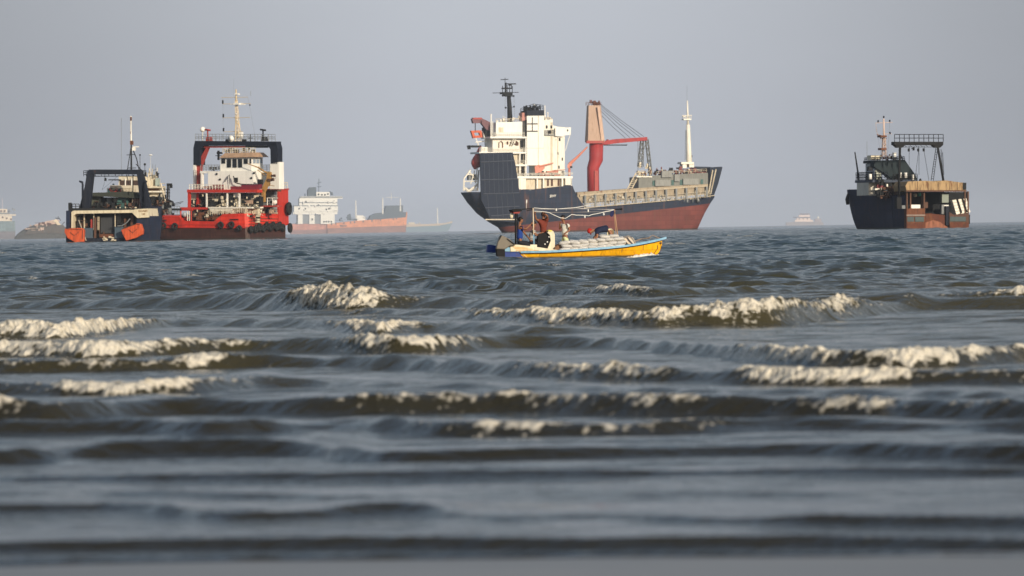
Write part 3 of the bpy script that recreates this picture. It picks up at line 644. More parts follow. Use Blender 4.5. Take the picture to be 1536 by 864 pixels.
    F.quick('deck_bulkhead', WHITE, 848, 858, 267, 277.5, -10, -8.3, ac)
    F.quick('deck_bulkhead', WHITE, 778, 789, 267, 284, -9.9, -8.4, ac)
    for x in (822, 828, 838): F.quick('doorway', BROWN, x-1.5, x+1.5, 269, 279, -8.35, -8.1, ac)
    m = MB(); m.rail([F.P(776, 264.2, -10), F.P(859, 262.5, -10)], 1.3, 2, .1, 3); F.part('deck_railing', m, WHITE, ac)
    clutter(F, 'boat_deck_gear', paint('salmon_gear', (.52, .20, .14), .6, .5, .2), 806, 848, 253, 264, -9.6, -8.7, 12, (3, 9), (2, 4), parent=ac, seed=31, kinds='bt')
    clutter(F, 'boat_deck_gear', DARK, 780, 848, 255, 264, -9.2, -8.4, 14, (2, 5), (2, 5), parent=ac, seed=32)
    m = MB(); F.poly(m, [(802, 250), (808, 247), (818, 251), (812, 258), (803, 260)], -9.8, -9.0); F.tube(m, [(808, 250, -9.5), (830, 244.5, -9.5)], [1.8, .8], 6); F.part('provision_crane', m, paint('salmon_crane', (.62, .22, .15), .5, .4, .2), ac)
    # white tower: stair block, tall house with bridge wing
    m = MB(); F.poly(m, [(806, 181), (829, 179), (829, 188), (836, 190), (847, 191), (847, 265), (806, 265)], -8.0, 6); tw = F.part('accommodation_tower', m, WHITE)
    m = MB(); F.poly(m, [(829, 183.5), (826.5, 183.5), (826.5, 265), (829, 265)], -8.3, -8.0); F.box(m, 836.5, 837.4, 200, 264, -8.2, -8); F.part('tower_seam', m, CREAM, tw)
    m = MB(); F.poly(m, [(833, 192), (856.5, 191), (856, 202), (848, 203), (844, 205), (833, 204)], -9.5, 4); bw = F.part('bridge_wing', m, WHITE_C, tw)
    m = MB(); F.tube(m, [(855, 202, -8.5), (848, 226, -8.2)], .6, 5); F.tube(m, [(855, 202, 3), (848, 226, 3)], .6, 5); F.part('wing_strut', m, WHITE_C, bw)
    windows(F, tw, (820.3, 827.3), 188, 192.5, -8.4, 2.2)
    windows(F, tw, (839.5,), 207, 211.5, -8.0, 2.6); windows(F, tw, (837,), 228, 232, -8.0, 2.2); windows(F, tw, (843.5,), 236.5, 241, -8.0, 1.9); windows(F, tw, (838.5,), 248.5, 253, -8.0, 2)
    windows(F, bw, (851.5,), 194, 197, -9.5, 1.8)
    m = MB(); m.rail([F.P(817, 202, -8.6), F.P(836, 201, -8.6)], 2.2, 2, .1, 4); F.box(m, 817, 836, 201.5, 203, -9, -8); F.part('deck_railing', m, GREY, tw)
    F.quick('floodlight', BLACK, 823, 827, 196, 200, -9, -8.5, tw)
    m = MB(); F.tube(m, [(817.5, 182, -4), (817.2, 158, -4)], [1.1, .8], 6); F.part('signal_post', m, WHITE_C, tw)
    m = MB(); m.ball(F.P(801.5, 158.5, 0), F.m(1.9)); m.ball(F.P(821.5, 169.5, -3), F.m(1.4)); F.tube(m, [(821.5, 170, -3), (822.5, 181, -3)], .8, 5); F.part('radome', m, WHITE_C, tw)
    clutter(F, 'roof_gear', CREAM, 816, 830, 172, 182, -6, -2, 9, (1.5, 4), (2, 6), parent=tw, seed=41)
    # funnel
    m = MB(); F.poly(m, [(790.5, 172.5), (816, 172.5), (816, 248), (790.5, 248)], -9.0, 1); fu = F.part('funnel', m, WHITE_C)
    m = MB(); F.poly(m, [(790, 166), (816, 165), (816.3, 173.3), (790, 173.6)], -9.2, 1.2); F.part('funnel_top', m, NAVY, fu)
    m = MB(); F.box(m, 791, 806.5, 185, 186.6, -9.2, -8.9); F.box(m, 791, 806.5, 196, 197.6, -9.2, -8.9); F.box(m, 798, 799.1, 176, 197, -9.2, -8.9); F.part('funnel_marking', m, BLACK, fu)
    m = MB(); F.box(m, 807.3, 808, 173, 247, -9.15, -8.9); F.box(m, 790.5, 816, 222, 222.6, -9.1, -8.9); F.part('plate_seam', m, CREAM, fu)
    clutter(F, 'exhaust_pipes', DARK, 783, 812, 157, 168, -7, -1, 22, (2, 5), (4, 8), parent=fu, seed=44, kinds='bcc')
    m = MB(); F.box(m, 783, 791.5, 169, 181, -7, -2); F.part('casing_box', m, paint('faded_pink', (.50, .22, .18), .6, .5, .2), fu)
    m = MB(); m.rail([F.P(781, 170, -8), F.P(800, 163, -8), F.P(815, 165, -8)], 2.4, 2, .13, 3); F.part('funnel_railing', m, DARK, fu)
    m = MB(); F.box(m, 788.6, 790.4, 180, 249, -9.1, -7.5); F.part('drain_pipe', m, DARK, fu)
    # aft house left of the funnel: three open decks
    m = MB(); F.poly(m, [(744, 183.5), (783.5, 182.5), (783.5, 206), (744, 207)], -7.0, 6); ah = F.part('upper_deckhouse', m, WHITE_C)
    m = MB(); F.poly(m, [(739, 206), (787, 205), (787, 229), (739, 229)], -6.6, 7); F.part('middle_deckhouse', m, WHITE, ah)
    m = MB(); F.poly(m, [(770, 228), (789, 228), (789, 266), (770, 266)], -7.4, 4); F.part('stair_house', m, CREAM, ah)
    for (x0, x1, y) in [(735.5, 790, 204.8), (719, 790, 227.8), (772, 791, 246.5), (772, 791, 264.3)]:
        F.quick('deck_slab', WHITE_C, x0, x1, y, y+2.6, -9.6, 6, ah)
    for (x, y0, y1) in [(789, 205, 265), (780, 229, 265)]: F.quick('deck_pillar', WHITE_C, x-.8, x+.8, y0, y1, -9.4, -8.9, ah)
    for (x, y) in [(783, 210), (783, 231.5), (784, 250.5)]: F.quick('doorway', BLACK, x-1.9, x+1.9, y, y+12.5, -7.6, -7.3, ah)
    for (x0, x1, y) in [(736, 787, 204.8), (720, 787, 227.8), (773, 788, 246.5)]:
        m = MB(); m.rail([F.P(x0, y, -9.5), F.P(x1, y, -9.5)], 2.0, 2.4, .09, 3); F.part('deck_railing', m, WHITE, ah)
    m = MB(); F.tube(m, [(748.5, 222, -6.9), (748.5, 214, -6.9), (751.5, 212, -6.9), (754, 214, -6.9), (754, 222, -6.9)], .8, 5); F.part('hose_reel', m, RUST, ah)
    clutter(F, 'deck_gear', BROWN, 757, 776, 211, 219, -7.5, -6.9, 12, (1.5, 4), (2, 5), parent=ah, seed=51)
    m = MB(); F.tube(m, [(767, 218, -8.4), (772, 204, -8.4)], .7, 4); F.tube(m, [(770, 218, -8.4), (775, 204, -8.4)], .7, 4); F.part('ladder', m, WHITE, ah)
    F.quick('side_panel', CREAM, 748, 755, 191, 199, -7.1, -6.9, ah)
    m = MB(); F.box(m, 722, 731.5, 220.5, 228, -9.2, -6); F.part('deck_box', m, WHITE_C, ah)
    m = MB(); m.rail([F.P(744, 183.5, -6.8), F.P(783, 182.5, -6.8)], 1.8, 2.4, .09, 2); F.part('roof_railing', m, CREAM, ah)
    clutter(F, 'roof_gear', WHITE, 746, 783, 173, 183.5, -5, 0, 16, (1.5, 4), (2, 6), parent=ah, seed=52)
    m = MB(); F.tube(m, [(736.5, 205, -9), (736.5, 171, -9)], 1.1, 6); F.tube(m, [(739, 205, -8), (739, 182, -8)], .7, 5); F.part('stern_light_post', m, WHITE_C, ah)
    # navy ribbed quarter ramp raised against the side
    RN = paint('ramp_navy', (.010, .017, .036), .75, .5, .15); RL = paint('ramp_rib', (.075, .085, .11), .8, .5, .1)
    m = MB(); F.poly(m, [(720, 229.5), (769, 228.5), (774, 250), (781, 300), (782, 334), (737, 331), (722, 300)], -11.2, -10.1); rp = F.part('stern_ramp', m, RN)
    m = MB()
    for (a, b) in [((721, 243.5), (772, 241)), ((722, 270), (776, 268.5)), ((725, 291), (779, 289.5)), ((728, 312), (779, 309.5)), ((736, 324), (780, 321))]:
        F.tube(m, [(*a, -11.4), (*b, -11.4)], .8, 4)
    for i, x in enumerate((726, 733, 740, 747, 754, 761, 767)):
        F.tube(m, [(x, 231, -11.3), (x+1.5, 290, -11.3)], .38, 4)
    for x in (731, 744, 752, 760, 770): F.tube(m, [(x, 291, -11.3), (x+3, 326, -11.3)], .42, 4)
    F.part('ramp_rib', m, RL, rp)
    m = MB(); F.box(m, 728, 775, 328.5, 330, -11.6, -11.2); F.part('ramp_sill', m, CREAM, rp)
    # stern gear: davit, free-fall lifeboat on its ramp
    m = MB(); F.poly(m, [(708, 178), (722, 177), (737, 184), (737, 196), (730, 195), (722, 184.5), (710, 185)], 1, 3.5); dv = F.part('boat_davit', m, paint('maroon_davit', (.16, .07, .08), .55, .5, .2))
    F.quick('davit_cap', REDD, 710, 723, 176.4, 179, .8, 3.7, dv)
    m = MB(); F.box(m, 712.6, 713.5, 184, 197, 1.2, 1.6); F.box(m, 728, 738, 191, 206, 2, 8); F.part('davit_post', m, DARK, dv)
    m = MB(); F.poly(m, [(706.5, 196), (722, 195.5), (724, 206), (721, 206), (719, 199), (711, 199), (713, 206), (710, 207.5)], -1, 1); F.poly(m, [(711, 203.5), (721.5, 203), (721.5, 206.5), (711, 207)], -1, 1); lf = F.part('launching_frame', m, ORANGE)
    m = MB()
    for (a, b) in [((713, 206), (719, 221)), ((723.5, 197), (729, 214)), ((713, 213.5), (728, 211.5)), ((720, 222), (731, 222))]: F.tube(m, [(*a, -.5), (*b, -.5)], .9, 5)
    F.part('frame_leg', m, WHITE_C, lf)
    m = MB(); s0, s1 = F.P(721, 220, -3), F.P(712, 254, -3)
    n_ = 11; m.tube([s0.lerp(s1, i/(n_-1)) for i in range(n_)], [F.m(q) for q in (1.2, 3.0, 3.8, 4.4, 5.2, 6.6, 7.6, 8.0, 7.4, 5.0, 1.2)], 14); F.part('free_fall_lifeboat', m, paint('lifeboat_red', (.42, .06, .045), .4, .4, .05))
    m = MB()
    for (a, b, r_) in [((706, 255), (696, 268), 1.3), ((696, 268), (695.5, 286), 1.3), ((718, 255), (716, 286), 1.4), ((697, 282), (703, 287), 2.0), ((703, 287), (710, 282), 2.0), ((710, 282), (716, 276), 1.6), ((703, 256), (712, 268), 1), ((700, 262), (716, 262), .8), ((697, 272), (716, 272), .8), ((712, 256), (706, 276), .9), ((716, 250), (713, 275), 1.0)]:
        F.tube(m, [(*a, -4), (*b, -4)], r_, 5); F.tube(m, [(*a, 1), (*b, 1)], r_*.8, 5)
    F.part('lifeboat_cradle', m, WHITE)
    F.quick('cradle_plate', GREY, 703, 716, 262, 270, -3, 0)
    m = MB(); F.tube(m, [(700, 219, 0), (712, 219, 0)], .4, 4); F.box(m, 702, 706, 219, 224, 0, 1); F.box(m, 705, 722, 218, 221, -1, 4); F.part('stern_floodlight', m, DARK)
    m = MB(); m.rail([F.P(696, 287.5, 8), F.P(717, 287.5, -9)], 1.8, 2.5, .11, 3); F.part('stern_railing', m, CREAM)
    # radar mast
    m = MB(); F.tube(m, [(765, 184, 0), (764.2, 160, 0), (763, 142, 0)], [4.0, 3.4, 2.9], 10); rm = F.part('radar_mast', m, DARK)
    m = MB(); F.box(m, 754, 769, 138, 141, -2.5, 2.5); F.box(m, 757, 769, 141, 144, -2, 2); F.tube(m, [(739, 139.5, 0), (778, 138.5, 0)], .45, 5); F.tube(m, [(758.5, 145, 0), (758.5, 124, 0)], [1.4, 1.6], 8)
    for x in (754, 761, 764.5, 768.5): F.tube(m, [(x, 139, -1), (x, 129.5-(x % 3), -1)], .6, 5)
    F.box(m, 754, 769, 131.5, 133.5, -1, 1); F.part('mast_platform', m, DARK, rm)
    m = MB(); F.box(m, 761, 774, 125, 126.6, -.4, .4); F.tube(m, [(767, 126, 0), (767, 132, 0)], .6, 5); F.part('radar_scanner', m, DARK, rm)
    m = MB(); F.tube(m, [(751, 119.5, 0), (762.5, 119, 0)], .6, 5); F.tube(m, [(757.6, 125, 0), (757.6, 116.5, 0)], .5, 5); F.box(m, 763.5, 766.5, 126.5, 128.5, -1, 0); F.part('yard_arm', m, DARK, rm)
    m = MB()
    for (x, y) in [(754, 143.5), (770.5, 144), (758.5, 161.5), (771, 160)]: m.ball(F.P(x, y, -1), F.m(1.5), 8, 6); F.tube(m, [(764, y+1, 0), (x, y+.6, -1)], .3, 4)
    F.part('navigation_lamp', m, DARK, rm)
    m = MB(); F.tube(m, [(758, 145, 0), (757.5, 184, 0)], .16, 4); F.tube(m, [(771, 145, 0), (772, 184, 0)], .16, 4); F.part('halyard', m, GREY, rm)
    # second provision crane (right end of the boat deck)
    m = MB(); F.tube(m, [(853.5, 277, -6), (854, 252, -6)], [2.3, 1.8], 8); pc = F.part('provision_crane', m, paint('salmon_crane', (.62, .22, .15), .5, .4, .2))
    m = MB(); m.hexa([F.P(851, 252, -6.8), F.P(858, 252, -6.8), F.P(858, 252, -5.2), F.P(851, 252, -5.2)], [F.P(851.5, 246.5, -6.8), F.P(857.5, 243, -6.8), F.P(857.5, 243, -5.2), F.P(851.5, 246.5, -5.2)])
    F.tube(m, [(854, 246.5, -6), (866, 235.5, -6), (881, 220.5, -6)], [2.6, 2.0, 1.1], 6); F.part('crane_boom', m, paint('salmon_crane', (.62, .22, .15)), pc)
    F.quick('winch_drum', DARK, 855.5, 858.5, 249, 252, -7.2, -6.4, pc)
    # lettering
    m = MB(); m.text('JEHY', F.P(829.5, 294, -10.15), (1, 0, 0), (0, 0, 1), F.m(4.6), .05); F.part('name_lettering', m, WHITE_C)
    m = MB(); F.box(m, 794, 796.5, 284, 285.6, -10.15, -9.9); F.part('hawse_plate', m, GREY)
cargo()
# ================================================================== red offshore supply ship
def red_ship():
    F = Frame('supply_ship', 'red hulled supply ship with white wheelhouse, dark blue gantry and a row of tyre fenders', 'supply ship', 370, 2200, -28)
    a_, b_ = F.P(300, 341.5, 0).z, 0
    hm = hull_paint('red_hull_paint', (.55, .032, .016), (.060, .024, .018), a_, 0, .4, .4, band=(.08, (.35, .02, .015)), scale=1.1, growth=.4)
    D = F.m(57)/abs(math.sin(F.th))    # depth of the visible right side
    # hull: plan from left end to the near corner at px 370, then back along the right side
    m = MB()
    yb = 366
    def band(pts_top, w0, w1, name, mat):
        mm = MB(); F.poly(mm, pts_top, w0, w1); return F.part(name, mm, mat)
    st = []
    for (x, yd, bd, tl) in [(229, 322, D/2-1.6, 10), (233, 322.5, D/2-1.0, 5), (240, 323, D/2-.5, 2), (268, 323.2, D/2, 0), (273, 331, D/2, 0), (320, 332.3, D/2, 0), (334, 321.2, D/2, 0), (358, 320.3, D/2, 0), (366, 320.3, D/2-.25, 0), (370, 320.6, D/2-1.1, 0)]:
        p = F.P(x, yd, 0); st.append((p.x, bd, bd-.5, p.z, F.P(x, yb-tl*1.6, 0).z))
    hl = hull(st, 'hull', hm, F.root, wc=D/2)
    m = MB(); F.tube(m, [(231, 341, -.05), (369, 341.8, -.05)], .8, 5); F.tube(m, [(238, 336.5, -.05), (330, 337.5, -.05)], .45, 5); F.part('rubbing_strake', m, REDP)
    # raised red end plate far right
    px, c0 = F.P(370, 320, 0).x, 0
    m = MB(); m.box(px-3.2, px+.4, D-5.2, D-.2, F.P(420, 338, 0).z, F.P(420, 283, D).z); br = F.part('bow_plate', m, REDP, label='tall red plated end of the hull')
    m = MB(); m.box(px-3.5, px+.6, D-5.4, D, F.P(420, 285, D).z, F.P(420, 283, D).z); F.part('bow_cap', m, REDD, br)
    # bulwark along right side
    m = MB(); m.box(px-.55, px-.3, .8, D-4, F.P(380, 321, 3).z-.3, F.P(380, 323, 3).z+.2); F.part('bulwark', m, REDP)
    # tyres
    def tyre(p, ax, r1, r2):
        t = MB().torus(p, ax, r1, r2).make('tyre_fender', RUBBER, F.root); return t
    r = F.m(4.0)
    for (x, y) in [(245, 338.5), (262, 339.5), (331, 337.5), (347, 337), (359, 342)]:
        p = F.P(x, y, -.45); tyre(p, (0, 1, 0), r*.95 if x != 359 else r*.7, r*.45)
    for i, (q, y) in enumerate([(.06, 344), (.17, 343.5), (.26, 341), (.36, 343), (.44, 339), (.53, 341), (.60, 338), (.68, 341), (.76, 339), (.84, 342)]):
        w = q*D; p = F.P(370, y, 0); tyre(Vector((px+.55, w, F.P(385, y, 3).z)), (1, .15, 0), r*(.95+.2*(i % 3)/2), r*.55)
    tyre(Vector((px+1.3, D-1.5, F.P(431, 313, D).z)), (1, .25, 0), F.m(7.2), F.m(3.0))
    tyre(Vector((px+1.0, D-.6, F.P(427, 342, D).z)), (1, .25, 0), F.m(4.8), F.m(2.8))
    # ---- decks and houses
    w0 = 3.0
    F.quick('main_deck', BROWN, 236, 362, 333.5, 336, .8, D-1.5)
    F.quick('boat_deck_bulkhead', CREAM, 284, 386, 289, 334, w0+1.2, w0+2.6)
    m = MB(); F.box(m, 280.5, 386, 284.3, 288.8, w0-1.5, w0+2.0); bd = F.part('boat_deck', m, REDP)
    F.quick('deck_fascia', paint('maroon_trim', (.20, .02, .03), .5, .4, .1), 345, 386, 279.5, 284.2, w0-.6, w0+.2, bd)
    F.quick('deck_fascia', paint('maroon_trim', (.20, .02, .03)), 318, 334, 277, 284.2, w0-.6, w0+.2, bd)
    for x in (309.5, 340.5, 358.7): F.quick('deck_pillar', WHITE_C, x-.8, x+.8, 288.5, 312, w0-1.2, w0-.8, bd)
    F.quick('deck_pillar', REDP, 281.5, 284.5, 288.5, 311, w0-1.2, w0-.5, bd)
    m = MB(); F.box(m, 270, 311, 311, 314.2, w0-2.0, w0+3); F.part('winch_deck', m, REDP)
    m = MB(); F.poly(m, [(310, 311), (348, 311), (348, 322), (330, 322), (323, 325), (319, 325)], w0-1.6, w0+1); F.part('winch_house', m, WHITE)
    m = MB(); F.tube(m, [(311, 311, w0-1.8), (322, 325.5, w0-1.8)], .9, 4); F.part('stairway', m, DARK)
    F.quick('winch_deck', WHITE, 311, 378, 310.4, 312.6, w0-1.8, w0+4)
    F.quick('doorway', BLACK, 302, 308, 292, 311, w0+.9, w0+1.3)
    F.quick('doorway', REDP, 294.5, 300, 289, 311, w0+.9, w0+1.3)
    for x in (321, 325, 330): F.quick('porthole', BROWN, x-.8, x+.8, 293-(x % 2), 295-(x % 2), w0+1.0, w0+1.3)
    for i, (x0, x1, y0, y1, mt) in enumerate([(312, 322, 300, 309, DARK), (342, 348, 291, 300, DARK), (350, 357, 290, 296, WHITE_C), (343, 351, 302, 310, DARK), (352, 357, 303, 310, WHITE), (361, 366, 290, 298, DARK), (369, 374, 291, 300, DARK), (367, 378, 300, 306, PINK), (376, 382, 293, 299, CREAM), (384, 390, 295, 309, DARK), (324, 340, 302, 309.5, DARK)]):
        F.quick('deck_machinery', mt, x0, x1, y0, y1, w0-.6+(i % 3)*.3, w0+1.1)
    clutter(F, 'deck_machinery', DARK, 286, 392, 290, 311, w0-.9, w0+.9, 60, (2, 6), (2, 6), seed=61)
    clutter(F, 'pipework', CREAM, 286, 392, 290, 311, w0-1.2, w0-.7, 34, (1.5, 5), (1.5, 5), seed=62)
    clutter(F, 'deck_machinery', RUST, 288, 345, 316, 331, .6, 2.6, 34, (2, 8), (2, 7), seed=63)
    clutter(F, 'mooring_gear', CREAM, 290, 392, 314, 326, .5, 2.4, 46, (1.5, 5), (1.5, 5), seed=64)
    clutter(F, 'mooring_gear', DARK, 236, 392, 313, 331, .8, 3.0, 60, (1.5, 5), (2, 7), seed=65)
    m = MB(); m.rail([F.P(232, 322, .4), F.P(270, 322, .4)], F.m(13), F.m(5), F.m(.45), 3); F.part('deck_railing', m, GREY)
    m = MB(); m.rail([F.P(312, 323, .5), F.P(366, 319, .5)], F.m(7), F.m(4), F.m(.35), 3); F.part('deck_railing', m, CREAM)
    m = MB()
    for i, (w, hh) in enumerate([(1.2, 11), (3, 13), (4.5, 9), (6.5, 12), (8, 14), (10, 10), (12, 13)]):
        m.tube([(px-.8, w, F.P(380, 321, 3).z), (px-.8, w, F.P(380, 321, 3).z+F.m(hh))], F.m(.6), 5)
    m.rail([(px-.7, .5, F.P(380, 321, 3).z), (px-.7, D-5, F.P(380, 321, 3).z)], F.m(9), F.m(7), F.m(.4), 3); F.part('deck_railing', m, CREAM)
    m = MB(); F.tube(m, [(271, 333, 0.6), (271, 314, .6)], 1.3, 6); F.tube(m, [(287, 333, 0.6), (287, 314, .6)], .8, 6); F.box(m, 270, 288, 313, 316, .4, 1.0); F.part('winch_frame', m, REDP)
    m = MB(); m.tube([F.P(277, 321.5, .5), F.P(277, 321.5, 2)], F.m(3.6), 14); F.part('winch_drum', m, paint('grey_drum', (.35, .36, .37), .5, .3, .1))
    m = MB()
    for x in (281, 284): F.box(m, x-.4, x+.4, 316, 331, .5, .7)
    F.part('winch_guard', m, WHITE)
    # right-hand deck space (under crane)
    pz = lambda x, y, w: F.P(x, y, w).z
    m = MB(); F.box(m, 384, 416, 284, 287.5, w0+9, w0+11); F.part('boat_deck', m, BROWN)
    m = MB(); F.box(m, 384, 411, 287.5, 334, w0+11, w0+13); F.part('store_room', m, GREY)
    m = MB()
    for a, b in [((401, 297), (417, 297)), ((401, 297), (401, 310)), ((401, 310), (417, 309)), ((409, 297), (409, 309))]: F.tube(m, [(*a, w0+6), (*b, w0+6)], .6, 4)
    F.part('equipment_frame', m, WHITE_C)
    m = MB(); m.tube([F.P(412, 303, w0+7), F.P(412, 303, w0+9)], F.m(3.6), 12); F.part('life_raft', m, WHITE_C)
    F.quick('main_deck', REDD, 386, 414, 308, 310.5, w0+5, w0+8)
    clutter(F, 'deck_machinery', PINK, 402, 414, 312, 321, w0+5, w0+7, 9, (2, 6), (2, 6), seed=70)
    clutter(F, 'deck_machinery', DARK, 392, 416, 290, 322, w0+6.5, w0+9, 34, (2, 5), (2, 6), seed=71)
    # ---- middle tier
    m = MB(); F.poly(m, [(312, 257), (380, 256), (380, 284.3), (312, 284.3)], w0+2, w0+6); mt = F.part('middle_deckhouse', m, WHITE_C)
    m = MB(); F.box(m, 300, 312, 256.5, 260, w0+2.2, w0+9); F.box(m, 301, 303.5, 260, 284, w0+2.2, w0+3); F.part('side_gallery', m, WHITE_C, mt)
    m = MB(); F.box(m, 380, 404, 256.5, 259, w0+6, w0+8); F.box(m, 381, 394, 259, 284, w0+7, w0+9); F.part('side_gallery', m, WHITE, mt)
    for (x, y) in [(325, 261), (381, 259.5), (377, 267), (330, 269)]:
        q = MB(); q.tube([F.P(x, y, w0+1.85), F.P(x, y, w0+2.2)], F.m(1.7), 12); F.part('porthole', q, DARK, mt)
    F.quick('door', DARK, 351, 356.5, 266.5, 273, w0+1.85, w0+2.1, mt)
    m = MB(); F.tube(m, [(350, 264, w0+1), (353, 274, w0+1), (363, 276.5, w0+.6), (386, 277, w0+.6)], .9, 5); F.tube(m, [(337, 273, w0+1.4), (341, 266, w0+1.4), (344, 262, w0+1.4), (345, 281, w0+1.4)], .6, 5); F.part('hand_winch', m, DARK, mt)
    m = MB(); F.poly(m, [(361, 277.5), (388, 276.5), (387, 283.5), (364, 283.8)], w0-.4, w0+1.6); F.part('work_boat', m, paint('maroon_boat', (.17, .02, .04), .4, .3, .1), mt)
    F.quick('deck_motor', BLACK, 386, 391, 269, 277, w0+.8, w0+2, mt)
    m = MB(); m.rail([F.P(284, 284.2, w0-1.3), F.P(345, 284.2, w0-1.3)], F.m(7.5), F.m(5), F.m(.4), 3); F.part('deck_railing', m, WHITE, bd)
    m = MB(); m.rail([F.P(301, 256.5, w0+2.3), F.P(330, 256.5, w0+2.3)], F.m(9), F.m(5), F.m(.42), 3); m.rail([F.P(391, 256.5, w0+6.3), F.P(405, 256.5, w0+6.3)], F.m(9), F.m(5), F.m(.42), 3); F.part('bridge_railing', m, GREY, mt)
    clutter(F, 'deck_machinery', DARK, 314, 329, 249, 256.5, w0+3, w0+5, 9, (2, 5), (2, 6), parent=mt, seed=73)
    clutter(F, 'boat_deck_gear', paint('maroon_trim', (.20, .02, .03)), 303, 334, 277, 284, w0, w0+1.4, 14, (2, 8), (2, 5), parent=mt, seed=74)
    # ---- wheelhouse
    m = MB(); F.poly(m, [(330.5, 236), (377, 236), (377, 257.5), (330.5, 257.5)], w0+3.2, w0+9); wh = F.part('wheelhouse', m, WHITE_C)
    for (x, h, wd) in [(334.8, 7, 5), (343.3, 13, 5.6), (351.8, 13, 5.6), (360, 13, 5.6), (368.5, 7.5, 5.4), (375.6, 7, 1.6)]:
        g = F.quick('window', GLASSM, x-wd/2, x+wd/2, 238.2, 238.2+h, w0+3.0, w0+3.3, wh)
    xr = F.P(377, 240, w0+3.2).x
    for w in (w0+4.0, w0+5.7, w0+7.4):
        MB().box(xr-.1, xr+.09, w, w+1.3, F.P(377, 245, w0+4).z, F.P(377, 239, w0+4).z).make('window', paint('pale_sky_glass', (.25, .30, .36), .1, .1), wh)
    m = MB()
    A = [F.P(328.5, 236.8, w0+2.4), F.P(379.5, 236.3, w0+2.4)]; z1 = F.P(340, 229.5, w0+3).z; z0 = A[0].z
    m.hexa([(A[0].x, w0+2.4, z0), (A[1].x+.5, w0+2.4, z0), (A[1].x+.5, w0+9.6, z0), (A[0].x, w0+9.6, z0)], [(A[0].x+1.2, w0+3.4, z1), (A[1].x-.6, w0+3.4, z1), (A[1].x-.6, w0+8.8, z1), (A[0].x+1.2, w0+8.8, z1)])
    F.part('wheelhouse_roof', m, paint('tan_roof', (.42, .27, .17), .7, .5, .2), wh)
    m = MB(); m.rail([F.P(334, 229.5, w0+3.6), F.P(383, 229.5, w0+3.6)], F.m(8), F.m(4.5), F.m(.4), 3); F.part('roof_railing', m, CREAM, wh)
    clutter(F, 'roof_gear', DARK, 336, 380, 221, 229.5, w0+4, w0+7, 26, (1.5, 5), (2, 6), parent=wh, seed=75)
    clutter(F, 'roof_gear', WHITE_C, 336, 380, 221, 229.5, w0+3.8, w0+5, 14, (1.5, 5), (1.5, 4), parent=wh, seed=76)
    m = MB(); F.box(m, 325, 331, 228, 231, w0+4, w0+5); F.box(m, 326, 328, 226, 240, w0+4, w0+4.5); F.box(m, 323, 331, 233, 234, w0+4, w0+4.5); F.part('side_lamp_rack', m, DARK, wh)
    # ---- gantry round the house
    gw = w0+4.5
    DB = paint('gantry_blue', (.007, .011, .022), .75, .5, .1)
    m = MB(); F.poly(m, [(292.5, 211.3), (414, 212.2), (414, 218.3), (306, 218.5), (300, 224), (300, 248), (290, 247.5), (290, 222)], gw, gw+2.6); ga = F.part('gantry', m, DB)
    m = MB(); F.poly(m, [(401, 217.5), (414, 215), (416, 222), (416, 246), (406, 246), (405.5, 224)], gw, gw+2.6); F.part('gantry_leg', m, DB, ga)
    m = MB(); F.box(m, 289.6, 293.2, 247, 284.3, gw, gw+2.6); F.part('gantry_leg', m, WHITE_C, ga)
    m = MB(); F.poly(m, [(405, 245.5), (418, 243), (418.5, 283.5), (405, 283.5)], gw, gw+2.6); F.part('gantry_leg', m, WHITE_C, ga)
    m = MB(); F.poly(m, [(309, 221.5), (313, 219), (301, 250), (300, 283), (295, 283), (295, 247)], gw+.6, gw+1.6); F.box(m, 306, 372, 218.8, 221.6, gw+.5, gw+1.5); F.part('gantry_brace', m, REDD, ga)
    F.quick('gantry_brace', BLACK, 368, 399, 218.5, 221.8, gw+.4, gw+1.7, ga)
    m = MB(); m.rail([F.P(293, 211.5, gw+.2), F.P(413, 212, gw+.2)], F.m(10.5), F.m(6), F.m(.34), 3); m.rail([F.P(293, 211.5, gw+2.4), F.P(413, 212, gw+2.4)], F.m(10.5), F.m(12), F.m(.28), 2); F.part('gantry_railing', m, GREY, ga)
    for x in (311.5, 394.5):
        m = MB(); F.poly(m, [(x-3.5, 211.5), (x+3.5, 211.5), (x+2, 205.5), (x-2, 205.5)], gw+.4, gw+2); F.tube(m, [(x, 206, gw+1.2), (x, 196, gw+1.2)], 1.1, 6); F.tube(m, [(x-4, 194.3, gw+1), (x+4, 195.5, gw+1)], 1.4, 8); F.part('fire_monitor', m, REDD if x < 350 else DARK, ga)
    m = MB(); m.ball(F.P(304, 194.2, gw+1), F.m(4.2), 16, 12); F.tube(m, [(304, 198, gw+1), (304, 212, gw+1)], .8, 6); F.part('radome', m, WHITE_C, ga)
    m = MB(); p = F.P(346, 208, gw-.6); m.tube([p, p+Vector((-.1, .7, 0))], [F.m(5), F.m(2)], 16); F.part('satellite_dish', m, WHITE_C, ga)
    m = MB(); F.box(m, 338, 342, 209, 213, gw, gw+1); F.box(m, 363, 367, 209, 213, gw, gw+1); F.tube(m, [(375.5, 213, gw+1), (375.5, 201, gw+1)], .8, 6); F.tube(m, [(373, 207, gw+1), (379, 207, gw+1)], .6, 5); F.part('gantry_gear', m, DARK, ga)
    # ---- lattice mast
    YW = paint('mast_cream', (.66, .52, .32), .5, .4, .2)
    m = MB(); m.lattice(F.P(357.5, 213, gw+2), F.P(354.3, 150, gw+2), F.m(6), F.m(2.6), F.m(.42), 9); F.tube(m, [(354.3, 152, gw+2), (354, 134, gw+2)], [1.5, 1.1], 8); F.tube(m, [(352, 224, gw+1.4), (354, 175, gw+1.6)], .8, 6); F.tube(m, [(364, 213, gw+2.5), (356.5, 180, gw+2.2)], .6, 5); ma = F.part('lattice_mast', m, YW)
